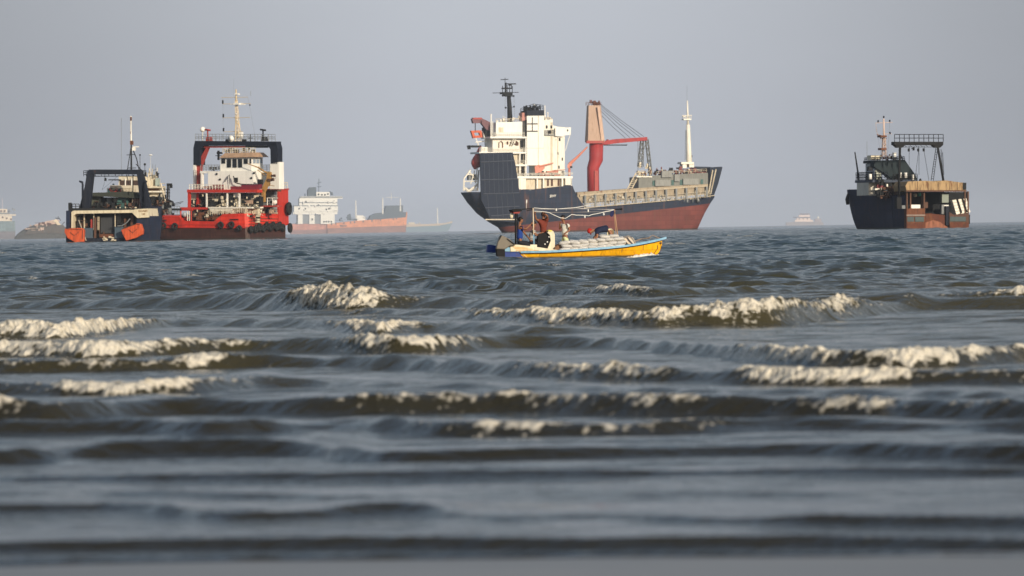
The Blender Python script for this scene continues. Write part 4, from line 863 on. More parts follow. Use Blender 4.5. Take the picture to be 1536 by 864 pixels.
    for (y, a, b) in [(146.3, 332, 372), (156, 334, 376), (176.8, 334, 375), (197.8, 336, 364)]:
        q = MB(); F.tube(q, [(a, y, gw+2), (b, y-.6, gw+2)], .42, 5); F.part('yard_arm', q, YW, ma)
    m = MB(); F.box(m, 350, 358.5, 154.5, 157, gw+1, gw+3); F.box(m, 345.5, 352, 155.5, 157, gw+1.5, gw+2.2); F.box(m, 359, 367, 156, 157.3, gw+1.6, gw+2); F.box(m, 352, 357, 140, 142, gw+1.5, gw+2.5); F.box(m, 353, 362, 198, 206, gw+2, gw+3); F.part('radar_scanner', m, WHITE_C, ma)
    for (x, y) in [(334.2, 153), (335, 173.5), (335.3, 194.5)]:
        q = MB(); F.tube(q, [(x, y-2.6, gw+2), (x, y+2.6, gw+2)], 1.25, 8); F.part('day_shape', q, BLACK, ma)
    m = MB(); F.tube(m, [(334.2, 146.5, gw+2), (335, 212, gw+2)], .14, 4); F.tube(m, [(372, 146, gw+2), (384, 213, gw+2)], .14, 4); F.tube(m, [(376, 144, gw+2), (376, 136, gw+2)], .3, 4); F.tube(m, [(350.6, 146, gw+2), (350.6, 118, gw+2)], .12, 4); F.part('halyard', m, GREY, ma)
    for (x, y) in [(374.8, 157.6), (354, 171), (355.5, 180)]:
        q = MB(); q.ball(F.P(x, y, gw+1.6), F.m(1.2), 8, 6); F.part('navigation_lamp', q, DARK if x > 370 else WHITE_C, ma)
    # ---- ochre knuckle crane
    cw = w0+1.0
    m = MB(); F.box(m, 391.8, 396.5, 284, 303, cw+.1, cw+.8); F.poly(m, [(391.5, 285), (399, 269), (403, 268), (403.6, 273), (396.8, 288)], cw+.1, cw+.8); kc = F.part('knuckle_crane', m, YELLOW)
    m = MB(); F.poly(m, [(400.5, 258), (405.5, 258), (406, 268), (403, 274), (399, 272)], cw+.1, cw+.8); F.tube(m, [(404, 262, cw+.5), (388, 251.5, cw+.5), (371.5, 245.5, cw+.5)], [1.5, 1.0, .6], 6); F.tube(m, [(403, 266, cw+.5), (386, 255, cw+.5)], .6, 5); F.part('crane_boom', m, YELLOW, kc)
    clutter(F, 'crane_hydraulics', BROWN, 400, 411, 259, 272, cw-.3, cw+.4, 9, (1.5, 4), (2, 5), parent=kc, seed=77)
    clutter(F, 'crane_hydraulics', YELLOW, 398, 409, 258, 281, cw+.4, cw+1.6, 8, (1.5, 4), (2, 6), parent=kc, seed=78)
    q = MB(); q.box(px-3, px-1.6, D-5, D-3.6, F.P(420, 272, D).z, F.P(420, 261, D).z); F.part('funnel_stub', q, REDD)
    q = MB(); q.rail([(px-3, D-5, F.P(420, 283, D).z), (px+.3, D-.4, F.P(420, 283, D).z)], F.m(9), F.m(3.5), F.m(.5), 2); F.part('bow_railing', q, CREAM)
    # anchor and dark smears on the bow
    m = MB(); F.box(m, 345, 357, 328.5, 330, -.2, .1); F.box(m, 241, 249, 329.5, 331, -.2, .1); F.tube(m, [(239, 333, -.2), (246, 326, -.2)], .6, 5); F.part('fender_chain', m, BLACK)
    q = MB()
    for i in range(3):
        z = F.P(378, 327+i*4.5, 2).z; q.tube([(px+.12, .8, z), (px+.12, D-5, z-.3)], F.m(.45), 5)
    F.part('side_strake', q, BROWN)
red_ship()
# ================================================================== stern trawler (left)
def trawler():
    F = Frame('stern_trawler', 'dark blue stern trawler with black gantry and two orange boats at its open stern', 'trawler', 150, 2000, -12)
    hm = hull_paint('trawler_hull_paint', (.010, .018, .042), (.010, .016, .034), -9, 0, .75, .3, scale=1.2, growth=.3)
    L = 34
    # side hull, right
    xr = F.P(226, 330, 0).x; xl = F.P(101, 330, 0).x; zt = F.P(215, 313, 0).z
    st = []
    for (w, sh, zz, zk) in [(0, 0, zt+.2, -1.5), (8, .1, zt+.2, -1.6), (16, -1.5, zt+.8, -1.6), (23, -3.2, zt+1.6, -1.4), (28, -5.2, zt+2.4, -.8), (31, -7.4, zt+2.8, .8)]:
        b = (xr-xl)/2+sh; st.append((w, max(b, .4), max(b-.7-abs(sh)*.6, .2), zz, zk))
    m = MB()
    hull([s_ for s_ in st if s_[0] >= 8], 'hull', hm, F.root, axis='w', wc=(xr+xl)/2)
    # stern part is open: side walls, floor and dark inside
    F.part('hull_side', F.box(MB(), 205, 226, 324, 372, 0, 8.2), hm)
    F.part('hull_side', F.box(MB(), 99, 107, 316, 372, 0, 8.2), hm)
    F.quick('stern_sill', NAVY, 104, 208, 357, 372, .2, 8)
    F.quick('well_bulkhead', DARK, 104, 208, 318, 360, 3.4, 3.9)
    m = MB(); F.poly(m, [(110, 316), (213, 314.5), (213, 318.6), (204, 319), (114, 320.6), (110, 324), (109, 342), (107, 342), (107, 318)], -.5, 8); tb = F.part('transom_beam', m, paint('cream_transom', (.66, .58, .42), .5, .5, .3, dcol=(.35, .26, .15)))
    m = MB(); F.poly(m, [(202, 314), (221, 312.8), (223, 326), (206, 327), (198, 319)], -.7, 8); np_ = F.part('name_panel', m, paint('cream_transom', (.6, .5, .35)), label='cream corner panel with faded brown lettering')
    LB = paint('faded_brown_lettering', (.26, .13, .05), .7, .3)
    m = MB(); m.text('KOASH', F.P(214.5, 316.5, -.74), (1, 0, 0), (0, 0, 1), F.m(4.2), .02); F.part('lettering', m, LB, np_)
    m = MB(); m.text('130', F.P(215, 321.3, -.74), (1, 0, 0), (0, 0, 1), F.m(3.9), .02); F.part('lettering', m, LB, np_)
    for i, (x0, x1, y0, y1, mt, w) in enumerate([(126, 139, 342, 359, paint('blue_grey', (.07, .10, .13), .5, .4, .2), .6), (172, 185, 340, 360, paint('blue_grey', (.07, .10, .13)), .6), (141, 144, 326, 359, BROWN, .8), (151, 171, 326, 350, paint('dark_grey_door', (.05, .052, .055), .6, .4, .2), 2.0), (149, 173, 351, 356, RUST, 1.2), (136, 139.5, 329, 342, REDD, 1.5), (125.5, 127, 321, 345, CREAM, 1.8), (146, 149, 325, 345, TAN, 1.4), (172, 173, 320, 345, CREAM, 1.0), (140, 141, 320, 345, CREAM, 1.0), (186, 189, 328, 345, BROWN, 1.5), (116, 120, 325, 342, DARK, 1.5), (196, 200, 322, 338, BROWN, 1.6), (175, 181, 322, 336, DARK, 1.6)]):
        F.quick('bulkhead_panel' if x1-x0 > 8 else 'well_post', mt, x0, x1, y0, y1, w, w+.35)
    m = MB(); F.tube(m, [(118, 330, .3), (129, 361, .1)], 1.0, 5); F.part('boat_fall', m, paint('pale_spar', (.34, .30, .24), .7, .3))
    m = MB(); F.tube(m, [(195, 328, .1), (190, 334, .1), (183, 338.5, .1), (176, 339, .1)], .9, 5); F.part('boat_fall', m, GREY)
    clutter(F, 'fish_box', CREAM, 147, 176, 354, 361.5, -.2, .8, 22, (1.5, 4), (1, 3), seed=81, kinds='b')
    clutter(F, 'well_gear', BROWN, 110, 200, 325, 358, 1.6, 3.2, 40, (2, 5), (2, 8), seed=82)
    clutter(F, 'well_gear', DARK, 110, 200, 325, 358, 1.0, 3.0, 40, (2, 5), (2, 9), seed=83)
    # orange boats hung in the corners
    for (pts, w0_, w1_) in [([(97, 342.5), (121.5, 342), (125.5, 345), (125, 363), (113, 363.8), (101, 357), (96.5, 348)], -1.6, -.2), ([(181.5, 345), (187, 342.5), (205, 334.8), (211, 336), (214, 345), (213.5, 351.5), (204, 357), (189, 361), (184, 352)], -1.7, -.3)]:
        m = MB(); F.poly(m, pts, w0_, w1_); ob = F.part('orange_boat', m, ORANGE, bevel=.12)
        cx = sum(p[0] for p in pts)/len(pts); cy = sum(p[1] for p in pts)/len(pts)
        m = MB(); q = [((p[0]-cx)*.9+cx, (p[1]-cy)*.75+cy-2) for p in pts]
        F.tube(m, [(*q[0], w0_-.1), (*q[2], w0_-.1), (*q[3], w0_-.1)], .5, 5); F.tube(m, [(cx-6, cy-3, w0_-.12), (cx, cy+2, w0_-.12), (cx+7, cy-4, w0_-.12)], .35, 4); F.part('grab_line', m, BROWN, ob)
    # gantry
    m = MB()
    F.poly(m, [(131, 255.5), (139.5, 255), (139.5, 263), (134, 312), (118.5, 313), (127, 280)], 1, 2.4); gt = F.part('gantry', m, NAVY)
    m = MB(); F.poly(m, [(204.5, 255), (211.5, 255), (217, 272), (226, 311), (211.5, 312), (208, 285)], 1, 2.4); F.part('gantry_leg', m, NAVY, gt)
    m = MB(); F.box(m, 133, 211, 254.3, 261.6, 1.1, 2.3); F.part('gantry_beam', m, NAVY, gt)
    m = MB(); F.tube(m, [(138, 264.3, 1.6), (206, 264, 1.6)], .7, 5)
    for x in (143, 152, 163, 173, 183, 193, 201): F.tube(m, [(x, 261, 1.6), (x, 264.3, 1.6)], .5, 4)
    F.part('gantry_truss', m, NAVY, gt)
    m = MB(); m.rail([F.P(125.5, 264.5, 1.5), F.P(133, 264.5, 1.5)], F.m(8.5), F.m(3.6), F.m(.45), 3); F.part('gantry_railing', m, DARK, gt)
    m = MB(); m.rail([F.P(211, 265, 1.5), F.P(219, 265, 1.5)], F.m(9), F.m(3.6), F.m(.45), 3); F.part('gantry_railing', m, DARK, gt)
    m = MB(); F.tube(m, [(157.5, 254, 1.6), (157.5, 270, 1.6)], .5, 5); F.box(m, 156.4, 158.8, 267, 271.5, 1.3, 1.9); F.part('hoist_block', m, BLACK, gt)
    m = MB(); F.tube(m, [(190, 262, 1.4), (193, 276, 1.4)], .7, 5); F.tube(m, [(199.5, 262, 1.2), (199.5, 288, 1.2)], .9, 5); F.part('hanging_line', m, BLACK, gt)
    for s_, x in ((-1, 124), (1, 216.5)):
        m = MB(); F.tube(m, [(x, 312, .5), (x, 277, .5), (x-.5 if s_ < 0 else x+.3, 273.5, .5), (x-5 if s_ < 0 else x+4, 271.8, .5)], [1.6, 1.6, 1.8, 1.4], 8); F.part('gooseneck_vent', m, NAVY)
    m = MB(); m.rail([F.P(103, 316, .3), F.P(119, 316, .3)], F.m(10), F.m(6), F.m(.5), 3); F.box(m, 102.5, 106, 304, 316, .2, 1.2); F.part('deck_railing', m, DARK)
    # upper deck, canopy and gear
    F.quick('upper_deck', DARK, 107, 221, 312.4, 316, 0.2, 30)
    m = MB(); F.poly(m, [(134, 290), (140, 289), (160, 288.5), (186, 287.5), (205, 288.5), (211, 295), (211, 297.5), (134, 294)], 3, 8.5); F.part('net_canopy', m, paint('dark_olive_canopy', (.04, .045, .035), .85, .5, .1))
    F.quick('store_wall', paint('drab_green', (.10, .105, .075), .7, .5, .2), 134, 150, 294, 312.4, 5, 8)
    F.quick('store_wall', DARK, 150, 213, 296, 312.4, 6.5, 8)
    F.quick('green_locker', TEAL, 175, 192, 297, 312.4, 4.5, 6)
    F.quick('net_stack', paint('maroon_net', (.14, .03, .025), .9, .5), 198, 209.5, 298, 312.4, 4, 6)
    F.quick('white_panel', GREY, 160, 168, 297, 309, 5.8, 6.4)
    m = MB()
    for i in range(5): F.tube(m, [(198.5+i*2.7, 297, 3.8), (198.5+i*2.7, 312.4, 3.8)], .3, 4)
    F.part('cage_bar', m, CREAM)
    clutter(F, 'deck_gear', BROWN, 136, 208, 300, 312.4, 3, 5, 22, (2, 5), (2, 7), seed=84)
    clutter(F, 'deck_gear', DARK, 136, 208, 296, 312.4, 3, 5, 34, (2, 5), (3, 9), seed=85)
    clutter(F, 'float_box', CREAM, 170, 212, 308, 316, .3, 1.5, 12, (1, 3), (1.5, 3), seed=86)
    # wheelhouse
    WC = paint('trawler_cream', (.60, .54, .42), .5, .5, .3, dcol=(.3, .22, .13))
    m = MB(); F.box(m, 165, 211, 278, 289, 11, 22); lw = F.part('lower_wheelhouse', m, WC)
    m = MB(); F.box(m, 178, 212, 264.5, 282, 13, 22); wh = F.part('wheelhouse', m, WC)
    F.quick('roof_overhang', WC, 163, 213, 269.4, 271, 12, 13, wh) if 0 else None
    m = MB(); F.box(m, 162.5, 180, 269, 270.5, 12, 18); F.part('side_awning', m, DARK, wh)
    for (x0, x1) in [(180, 187), (189, 196.3), (198.5, 209)]: F.quick('window', paint('brown_window', (.07, .045, .035), .2, .2), x0, x1, 270.5, 278.5, 12.85, 13.1, wh)
    for x in (188, 197.4): F.quick('window_post', WHITE_C, x-.7, x+.7, 268, 280, 12.7, 13, wh)
    m = MB(); m.rail([F.P(161, 289, 10.8), F.P(200, 289, 10.8)], F.m(7), F.m(5), F.m(.4), 3); F.part('deck_railing', m, CREAM, lw)
    clutter(F, 'deck_gear', REDD, 162, 180, 280, 288.5, 9, 10.6, 12, (2, 4), (2, 5), parent=lw, seed=87)
    clutter(F, 'deck_gear', TEAL, 160, 182, 275, 288.5, 9, 10.6, 8, (2, 4), (2, 6), parent=lw, seed=88)
    # right-hand block further forward
    m = MB(); F.box(m, 219, 240, 279, 316, 17, 22); rb = F.part('forward_deckhouse', m, WC)
    for (y, mt) in ((280, WC), (286.5, WHITE), (293, WC)): F.quick('balcony', mt, 217, 243, y, y+2.0, 15.5, 18, rb)
    F.quick('window', BROWN, 222, 238, 282.6, 286, 16.9, 17.1, rb); F.quick('window', BLACK, 222, 240, 297, 304, 16.9, 17.1, rb)
    m = MB(); F.tube(m, [(241, 275, 16), (245, 288, 16), (248, 302, 16)], 1.3, 5); F.tube(m, [(239, 275, 16), (248, 275.5, 16)], .5, 4); F.part('derrick', m, CREAM, rb)
    m = MB(); F.box(m, 226, 231.5, 262, 281, 18, 20); F.box(m, 232, 237, 268, 279, 18, 20); F.box(m, 212, 226, 266, 280, 17, 20); F.part('funnel', m, WC, rb)
    m = MB(); F.box(m, 233, 238, 267.5, 279, 17, 18); F.part('vent_cowl', m, paint('pale_green', (.35, .42, .38), .6, .4, .2), rb)
    clutter(F, 'roof_gear', CREAM, 214, 236, 250, 268, 17, 19, 14, (1, 2.5), (4, 11), parent=rb, seed=89, kinds='bcc')
    clutter(F, 'roof_gear', DARK, 211, 238, 253, 270, 16, 19, 18, (1, 3), (3, 8), parent=rb, seed=90)
    clutter(F, 'deck_gear', DARK, 219, 250, 290, 322, 14, 17, 60, (2, 7), (3, 9), seed=91)
    clutter(F, 'deck_gear', BROWN, 219, 250, 300, 322, 13, 15, 24, (2, 6), (2, 8), seed=92)
    clutter(F, 'deck_gear', GREY, 236, 256, 300, 322, 13, 15, 10, (2, 5), (3, 6), seed=93)
    m = MB(); F.poly(m, [(243, 303), (252, 303), (254, 310), (255, 322), (241, 322)], 17, 19); F.part('bow_deckhouse', m, BLACK)
    m = MB(); F.tube(m, [(251, 300, 18), (252, 279, 18)], 1.6, 6); F.box(m, 250, 257, 275, 279, 17.6, 18.4); F.box(m, 254, 257.5, 277, 282, 17.6, 18.4)
    for y in (284, 289, 294): F.tube(m, [(248.5, y, 17.6), (255, y, 17.6)], .5, 4)
    F.tube(m, [(254.5, 281, 18), (254, 300, 18)], .7, 5); F.part('net_winch_post', m, DARK)
    m = MB(); F.tube(m, [(244, 300, 17), (252, 301, 17), (258, 304, 17), (261, 309, 17)], [1.4, 2.6, 2.8, 2.2], 10); F.part('net_drum', m, BLACK)
    m = MB(); F.tube(m, [(256, 306, 17), (275, 302.5, 17)], .45, 4); F.tube(m, [(256, 308, 17), (272, 305, 17)], .35, 4); F.part('mooring_line', m, DARK)
    # mast
    m = MB(); F.tube(m, [(197, 258, 17), (196.8, 214, 17)], [1.5, 1.1], 6); F.tube(m, [(197, 218, 17), (191, 256, 16)], .7, 5); F.tube(m, [(197.5, 220, 17), (205, 238, 18), (209, 256, 19)], .8, 5); F.tube(m, [(192, 252, 16), (204, 252, 17)], .6, 5)
    F.tube(m, [(190, 232.5, 17), (203, 231.5, 17)], .5, 5); F.tube(m, [(204, 246, 17), (212, 255, 17)], .7, 5); ms = F.part('tripod_mast', m, DARK)
    m = MB(); F.tube(m, [(196.8, 215, 17), (196.4, 193, 17), (196.3, 174, 17)], [1.3, 1.0, 1.1], 6); F.part('topmast', m, WHITE, ms)
    m = MB(); F.tube(m, [(196.4, 181, 17), (196.4, 175.5, 17)], 1.4, 6); F.tube(m, [(196.4, 201, 17), (196.4, 197, 17)], 1.1, 6); F.box(m, 195, 198.8, 211, 217, 16.6, 17.4); F.part('navigation_lamp', m, RUST, ms)
    m = MB(); F.box(m, 199, 208, 219.5, 221, 16.8, 17.2); F.box(m, 198, 203, 221, 226, 16.8, 17.2); F.part('radar_scanner', m, WHITE_C, ms)
    m = MB(); m.ball(F.P(210, 232.5, 17), F.m(1.4), 8, 6); m.tube([F.P(210, 233, 17), F.P(210, 256, 17)], F.m(.4), 4); F.part('lamp_post', m, DARK, ms)
    m = MB(); m.ball(F.P(217.3, 246.5, 18), F.m(1.9), 10, 8); m.tube([F.P(217.3, 247, 18), F.P(217.3, 266, 18)], F.m(.4), 4); F.part('floodlight', m, DARK, ms)
    m = MB(); m.ball(F.P(225.8, 232.5, 18), (F.m(3.2), F.m(2), F.m(1)), 10, 6); m.tube([F.P(225.8, 233, 18), F.P(225.8, 266, 18)], F.m(.22), 4); F.part('satellite_dome', m, WHITE_C, ms)
    for (x, y) in [(182, 177), (233, 247), (229, 246)]:
        m = MB(); F.tube(m, [(x, y, 15), (x, 265 if x > 200 else 256, 15)], .3, 4); F.part('whip_aerial', m, GREY, ms)
    m = MB(); F.tube(m, [(206, 266, 16), (186, 256, 16), (153, 285, 8), (158, 270, 2)], .18, 4); F.part('stay_wire', m, DARK, ms)
trawler()
# ================================================================== blue fishing ship on the right
def right_ship():
    F = Frame('fishing_ship', 'dark blue fishing ship with rusty open stern and railed gantry', 'fishing ship', 1360, 1900, 18.5)
    hm = hull_paint('blue_hull_paint', (.008, .014, .042), (.009, .012, .024), -9, 0, .75, .12, scale=1.0, growth=.4)
    k = math.sin(F.th)*F.S
    xa, xb = F.P(1360, 330, 0).x, F.P(1453, 330, 0).x; B = xb-xa; L = 86/k
    zt = lambda w, y: F.P(1340, y, w).z
    zl = F.P(1400, 325.5, 0).z
    st = [(1.2, B/2, B/2-.3, zl, -1.6), (7.9, B/2+.1, B/2-.2, zl, -1.6), (8, B/2+.1, B/2-.2, zt(8, 293), -1.6), (13, B/2, B/2-.6, zt(14, 292), -1.6), (14, B/2, B/2-.7, zt(14, 288), -1.6), (20, B/2-.1, B/2-1.6, zt(20, 287), -1.5), (25, B/2-.2, B/2-3, zt(25, 285), -1.4), (L-5, B/2-.6, B/2-3.8, zt(30, 283), -1.2), (L-3, B/2-.9, B/2-4.3, zt(30, 283.5), -.6), (L-1.6, B/2-1.8, 1, zt(30, 285), 1.5)]
    hull(st, 'hull', hm, F.root, axis='w', wc=(xa+xb)/2)
    m = MB(); m.box(xa-.02, xa+.25, 1.2, 8, zl-.5, zt(0, 293)); F.part('hull_side', m, hm)
    m = MB(); m.tube([F.P(1272.6, 291, L-5), F.P(1270.6, 299, L-5), F.P(1271.6, 307, L-5)], [F.m(2.2), F.m(2.8), F.m(2.4)], 10); F.part('bow_fender', m, RUBBER)
    # rusty stern
    RB = paint('rusty_red_stern', (.115, .035, .02), .85, .9, .7, dcol=(.03, .018, .014), scale=2.2)
    m = MB(); F.poly(m, [(1360, 313), (1387.5, 312.5), (1388, 372), (1360, 372)], -.2, 1.3); s1 = F.part('stern_bulwark', m, RUST)
    m = MB(); F.box(m, 1360, 1388, 334.5, 372, -.35, -.2); F.part('boot_band', m, RB, s1)
    m = MB(); F.box(m, 1372.5, 1386, 325, 332.5, -.4, -.2); F.box(m, 1361, 1371, 325, 332.5, -.3, -.2); F.part('teal_plate', m, paint('dull_teal', (.055, .08, .08), .6, .5, .3), s1)
    m = MB(); F.box(m, 1360, 1388, 322, 323.5, -.45, -.2); F.part('steel_ledge', m, paint('pale_ledge2', (.32, .26, .22), .7, .5, .4), s1)
    m = MB(); F.poly(m, [(1388, 320.5), (1396, 320), (1402, 321), (1421, 323), (1421, 372), (1388, 372)], .6, 1.5); F.part('stern_ramp', m, RB)
    m = MB(); F.poly(m, [(1388, 334), (1400, 330), (1410, 333), (1423, 342), (1423, 372), (1388, 372)], .3, .6); F.part('ramp_lip', m, paint('flaky_rust', (.30, .12, .07), .85, .8, .5, dcol=(.10, .04, .03), scale=2))
    m = MB(); F.poly(m, [(1424, 318), (1431, 322), (1450, 320), (1453.5, 322), (1453.5, 372), (1424, 372)], -.2, 1.3); s2 = F.part('stern_bulwark', m, paint('dark_rust', (.10, .05, .035), .8, .7, .5))
    m = MB(); F.box(m, 1424.5, 1453, 333.5, 372, -.35, -.2); F.part('boot_band', m, RB, s2)
    m = MB(); F.box(m, 1425, 1449, 325, 332, -.35, -.2); F.part('teal_plate', m, paint('dull_teal', (.055, .08, .08)), s2)
    F.quick('side_fender', RUBBER, 1453.5, 1455, 322, 336, 0, 1)
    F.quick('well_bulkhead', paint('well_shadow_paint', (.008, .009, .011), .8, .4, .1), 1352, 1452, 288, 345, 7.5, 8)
    F.quick('well_floor', BROWN, 1361, 1452, 326, 328, 1, 8)
    for x in (1360.8, 1366, 1386.5, 1447.8, 1452.5): F.quick('stern_post', BROWN, x-1, x+1, 287, 314 if x < 1400 else 322, 0, .5)
    for (x0, x1, y0, y1, mt, w) in [(1386.5, 1392, 303, 312, BROWN, .3), (1413, 1423, 291, 304, paint('green_cabinet', (.22, .25, .21), .5, .4, .2), 1.0), (1412.5, 1423, 307, 321, GREY, .9), (1366, 1380.5, 307, 312.5, WHITE_C, 1.0), (1353, 1358, 308, 313, GREY, -.2), (1419, 1424, 309, 338, NAVY, .1), (1373, 1375, 290.5, 295, CREAM, 2.5), (1379, 1381.5, 289, 294, paint('green_lamp_glass', (.05, .42, .30), .4, .2), 2.5), (1416, 1423, 307.5, 309, WHITE_C, .8), (1384, 1387, 288, 312, BROWN, .4)]:
        F.quick('stern_fitting' if x1-x0 < 8 else 'stern_locker', mt, x0, x1, y0, y1, w, w+1.0)
    # stacked white crates against the right bulwark, tilted
    CR = paint('white_crate_plastic', (.80, .74, .62), .5, .3)
    for c in range(3):
        for q in range(5):
            x = 1428.5+c*8+q*1.25-(c*.3); y = 300.5-c*1.0+q*4.3
            if y > 319: continue
            m = MB(); F.poly(m, [(x, y), (x+5.6, y-1.2), (x+6.6, y+2.6), (x+1.2, y+3.9)], .1, 1.2); F.part('fish_crate', m, CR)
        m = MB(); F.poly(m, [(1435.3+c*8-.3, 298-c), (1437+c*8, 297.8-c), (1443.6+c*8, 319-c), (1441.7+c*8, 319.5-c)], -.1, .1)
        if c < 2: F.part('crate_strap', m, BLACK)
    # tarpaulin roof
    m = MB(); F.poly(m, [(1362, 272.2), (1371, 272), (1388, 271), (1402, 272), (1420, 270.6), (1440, 273.5), (1447, 274), (1449, 285.5), (1404, 287), (1360, 287), (1358, 279)], -.8, 6.5)
    tp = F.part('tarpaulin_roof', m, TARP, bevel=.1)
    m = MB(); F.box(m, 1359, 1450, 285.2, 287.6, -.95, -.75); F.part('roof_edge', m, BROWN, tp)
    m = MB()
    for x in (1376, 1392, 1408, 1424, 1436): F.tube(m, [(x, 272.5, -.86), (x+.4, 285.5, -.86)], .3, 4)
    F.part('roof_seam', m, BROWN, tp)
    F.quick('roof_patch', DARK, 1444.5, 1449.5, 274, 284.5, -.95, -.8, tp)
    m = MB(); m.ball(F.P(1380.5, 271, 3), (F.m(2.2), F.m(2.2), F.m(3.4)), 8, 6); F.part('vent_cowl', m, BLACK)
    # gantry
    m = MB(); F.tube(m, [(1348, 312, .2), (1349, 262, .2), (1350, 217, .2)], 2.0, 8); F.quick('gantry_foot', BLACK, 1345.5, 1352.5, 296, 313, -.2, 1.2) ; gn = F.part('gantry', m, BLACK)
    m = MB(); F.tube(m, [(1415, 271, .2), (1410, 240, .2), (1406, 217, .2)], 1.9, 8); F.part('gantry_leg', m, BLACK, gn)
    m = MB(); F.poly(m, [(1341.5, 212.6), (1415, 212.6), (1415, 217.6), (1341.5, 217.6)], -.3, 1.5); F.poly(m, [(1342, 217.6), (1358, 217.6), (1353.5, 221.5), (1346.5, 221.5)], -.1, 1.3); F.poly(m, [(1399, 217.6), (1414.5, 217.6), (1410.5, 221.5), (1403.5, 221.5)], -.1, 1.3); F.part('gantry_platform', m, BLACK, gn)
    m = MB(); m.rail([F.P(1342, 212.6, -.2), F.P(1415, 212.6, -.2)], F.m(11), F.m(8.2), F.m(.5), 2); m.rail([F.P(1342, 212.6, 1.4), F.P(1415, 212.6, 1.4)], F.m(11), F.m(8.2), F.m(.4), 2); F.part('gantry_railing', m, BLACK, gn)
    m = MB()
    for (a, b) in [((1396.5, 271), (1404, 221)), ((1400, 271), (1406.5, 222)), ((1411.5, 224), (1414.5, 262)), ((1413.8, 228), (1415.8, 262))]: F.tube(m, [(*a, 1), (*b, 1)], .5, 4)
    for i in range(13): F.tube(m, [(1396.8+i*.55, 268-i*3.6, 1), (1400+i*.5, 268-i*3.6, 1)], .3, 4)
    F.part('gantry_ladder', m, BLACK, gn)
    m = MB(); F.tube(m, [(1354, 220.5, .5), (1402, 220.5, .5)], .4, 4)
    for x in range(1356, 1402, 8): F.tube(m, [(x, 217, .5), (x+4, 220.5, .5)], .3, 4)
    F.part('gantry_truss', m, BLACK, gn)
    for (x, y) in [(1363.8, 225), (1371, 223.5), (1378, 225), (1386.2, 225)]:
        q = MB(); F.tube(q, [(x, 219, .4), (x, y, .4)], .35, 4); F.box(q, x-1, x+1, y-2.5, y+2.2, .2, .7); F.part('hoist_block', q, BLACK, gn)
    m = MB(); F.box(m, 1368, 1372, 222, 223.5, .2, .6); F.part('hoist_block', m, BLACK, gn)
    m = MB()
    for (a, b, w) in [((1363.8, 226), (1363.8, 248), 1), ((1378, 226), (1373.5, 262), 3), ((1378.5, 226), (1378.5, 262), 3), ((1386.2, 227), (1393.5, 272), 2)]: F.tube(m, [(*a, .4), (*b, w)], .3, 4)
    F.part('hoist_line', m, BLACK, gn)
    # wheelhouse and deck blocks (forward)
    w = 12
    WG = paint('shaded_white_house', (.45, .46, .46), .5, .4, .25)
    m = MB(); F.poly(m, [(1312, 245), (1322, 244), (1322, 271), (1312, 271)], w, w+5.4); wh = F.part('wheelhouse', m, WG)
    m = MB(); F.poly(m, [(1311, 241), (1357, 239.5), (1373, 262), (1376.5, 270.5), (1340, 271), (1330, 262), (1311, 250)], w-1.2, w+1); F.part('spread_tarpaulin', m, DTARP, wh)
    m = MB(); F.box(m, 1311.5, 1357, 240.5, 244.5, w-.8, w+5.8); F.part('wheelhouse_roof', m, NAVY, wh)
    q0 = F.P(1312, 241, w-.7)
    m = MB(); m.rail([q0+Vector((0, 6, 0)), q0, F.P(1357, 240, w-.7)], F.m(5), F.m(4.5), F.m(.42), 2); F.part('roof_railing', m, NAVY, wh)
    F.quick('pale_door', paint('pale_green_door', (.40, .42, .34), .5, .4, .2), 1313.5, 1321.5, 254, 269, w-.3, w, wh)
    MB().box(F.P(1312, 250, w).x-.06, F.P(1312, 250, w).x+.02, w+1, w+4.4, F.P(1312, 256, w).z, F.P(1312, 249, w).z).make('window', GLASSM, wh)
    m = MB(); F.box(m, 1309, 1376, 269.5, 273.5, w-2.5, w+8.0); bd = F.part('bridge_deck', m, paint('deck_blue', (.02, .032, .06), .5, .5, .2))
    q0 = F.P(1309.5, 269.5, w-2.3)
    m = MB(); m.rail([q0+Vector((0, 10, 0)), q0, F.P(1332, 269.5, w-2.3)], F.m(11.5), F.m(4.5), F.m(.5), 3); F.part('deck_railing', m, NAVY, bd)
    m = MB(); F.poly(m, [(1303, 273), (1347, 273), (1347, 293), (1303, 293)], w, w+7); lh = F.part('lower_deckhouse', m, paint('cream_lower_house', (.58, .53, .44), .5, .5, .3))
    m = MB(); F.box(m, 1331, 1352, 273, 300, w-1, w+.5); F.part('dark_bulkhead', m, BROWN, lh)
    for (x0, x1, y0, y1, mt) in [(1316, 1327, 277, 281.5, paint('maroon_trim', (.20, .02, .03))), (1348, 1355, 273.5, 279, WHITE_C), (1336.5, 1339, 284.5, 287, WHITE_C), (1330, 1332, 276, 280, WHITE_C), (1310, 1326, 282.5, 285, WHITE)]:
        F.quick('deck_fitting', mt, x0, x1, y0, y1, w-1.8, w-1.2, lh)
    clutter(F, 'deck_gear', DARK, 1316, 1358, 262, 296, w-3, w-1.4, 70, (2, 6), (2, 8), seed=101)
    clutter(F, 'deck_gear', BROWN, 1322, 1358, 276, 298, w-4, w-2, 34, (2, 6), (2, 8), seed=102)
    clutter(F, 'deck_gear', GREY, 1318, 1358, 270, 296, w-3.4, w-2, 12, (1, 3), (1, 5), seed=103)
    clutter(F, 'deck_gear', NAVY, 1300, 1322, 258, 270, w-1, w, 9, (2, 5), (3, 8), seed=104)
    for (x, y, r_) in [(1350.5, 263, 2.2), (1358.5, 263, 2.5), (1369, 266, 2.3), (1305.5, 265, 2.4)]:
        q = MB(); F.tube(q, [(x, y-4, w-2.6), (x, y+4, w-2.6)], r_, 10); F.part('drum', q, WHITE_C)
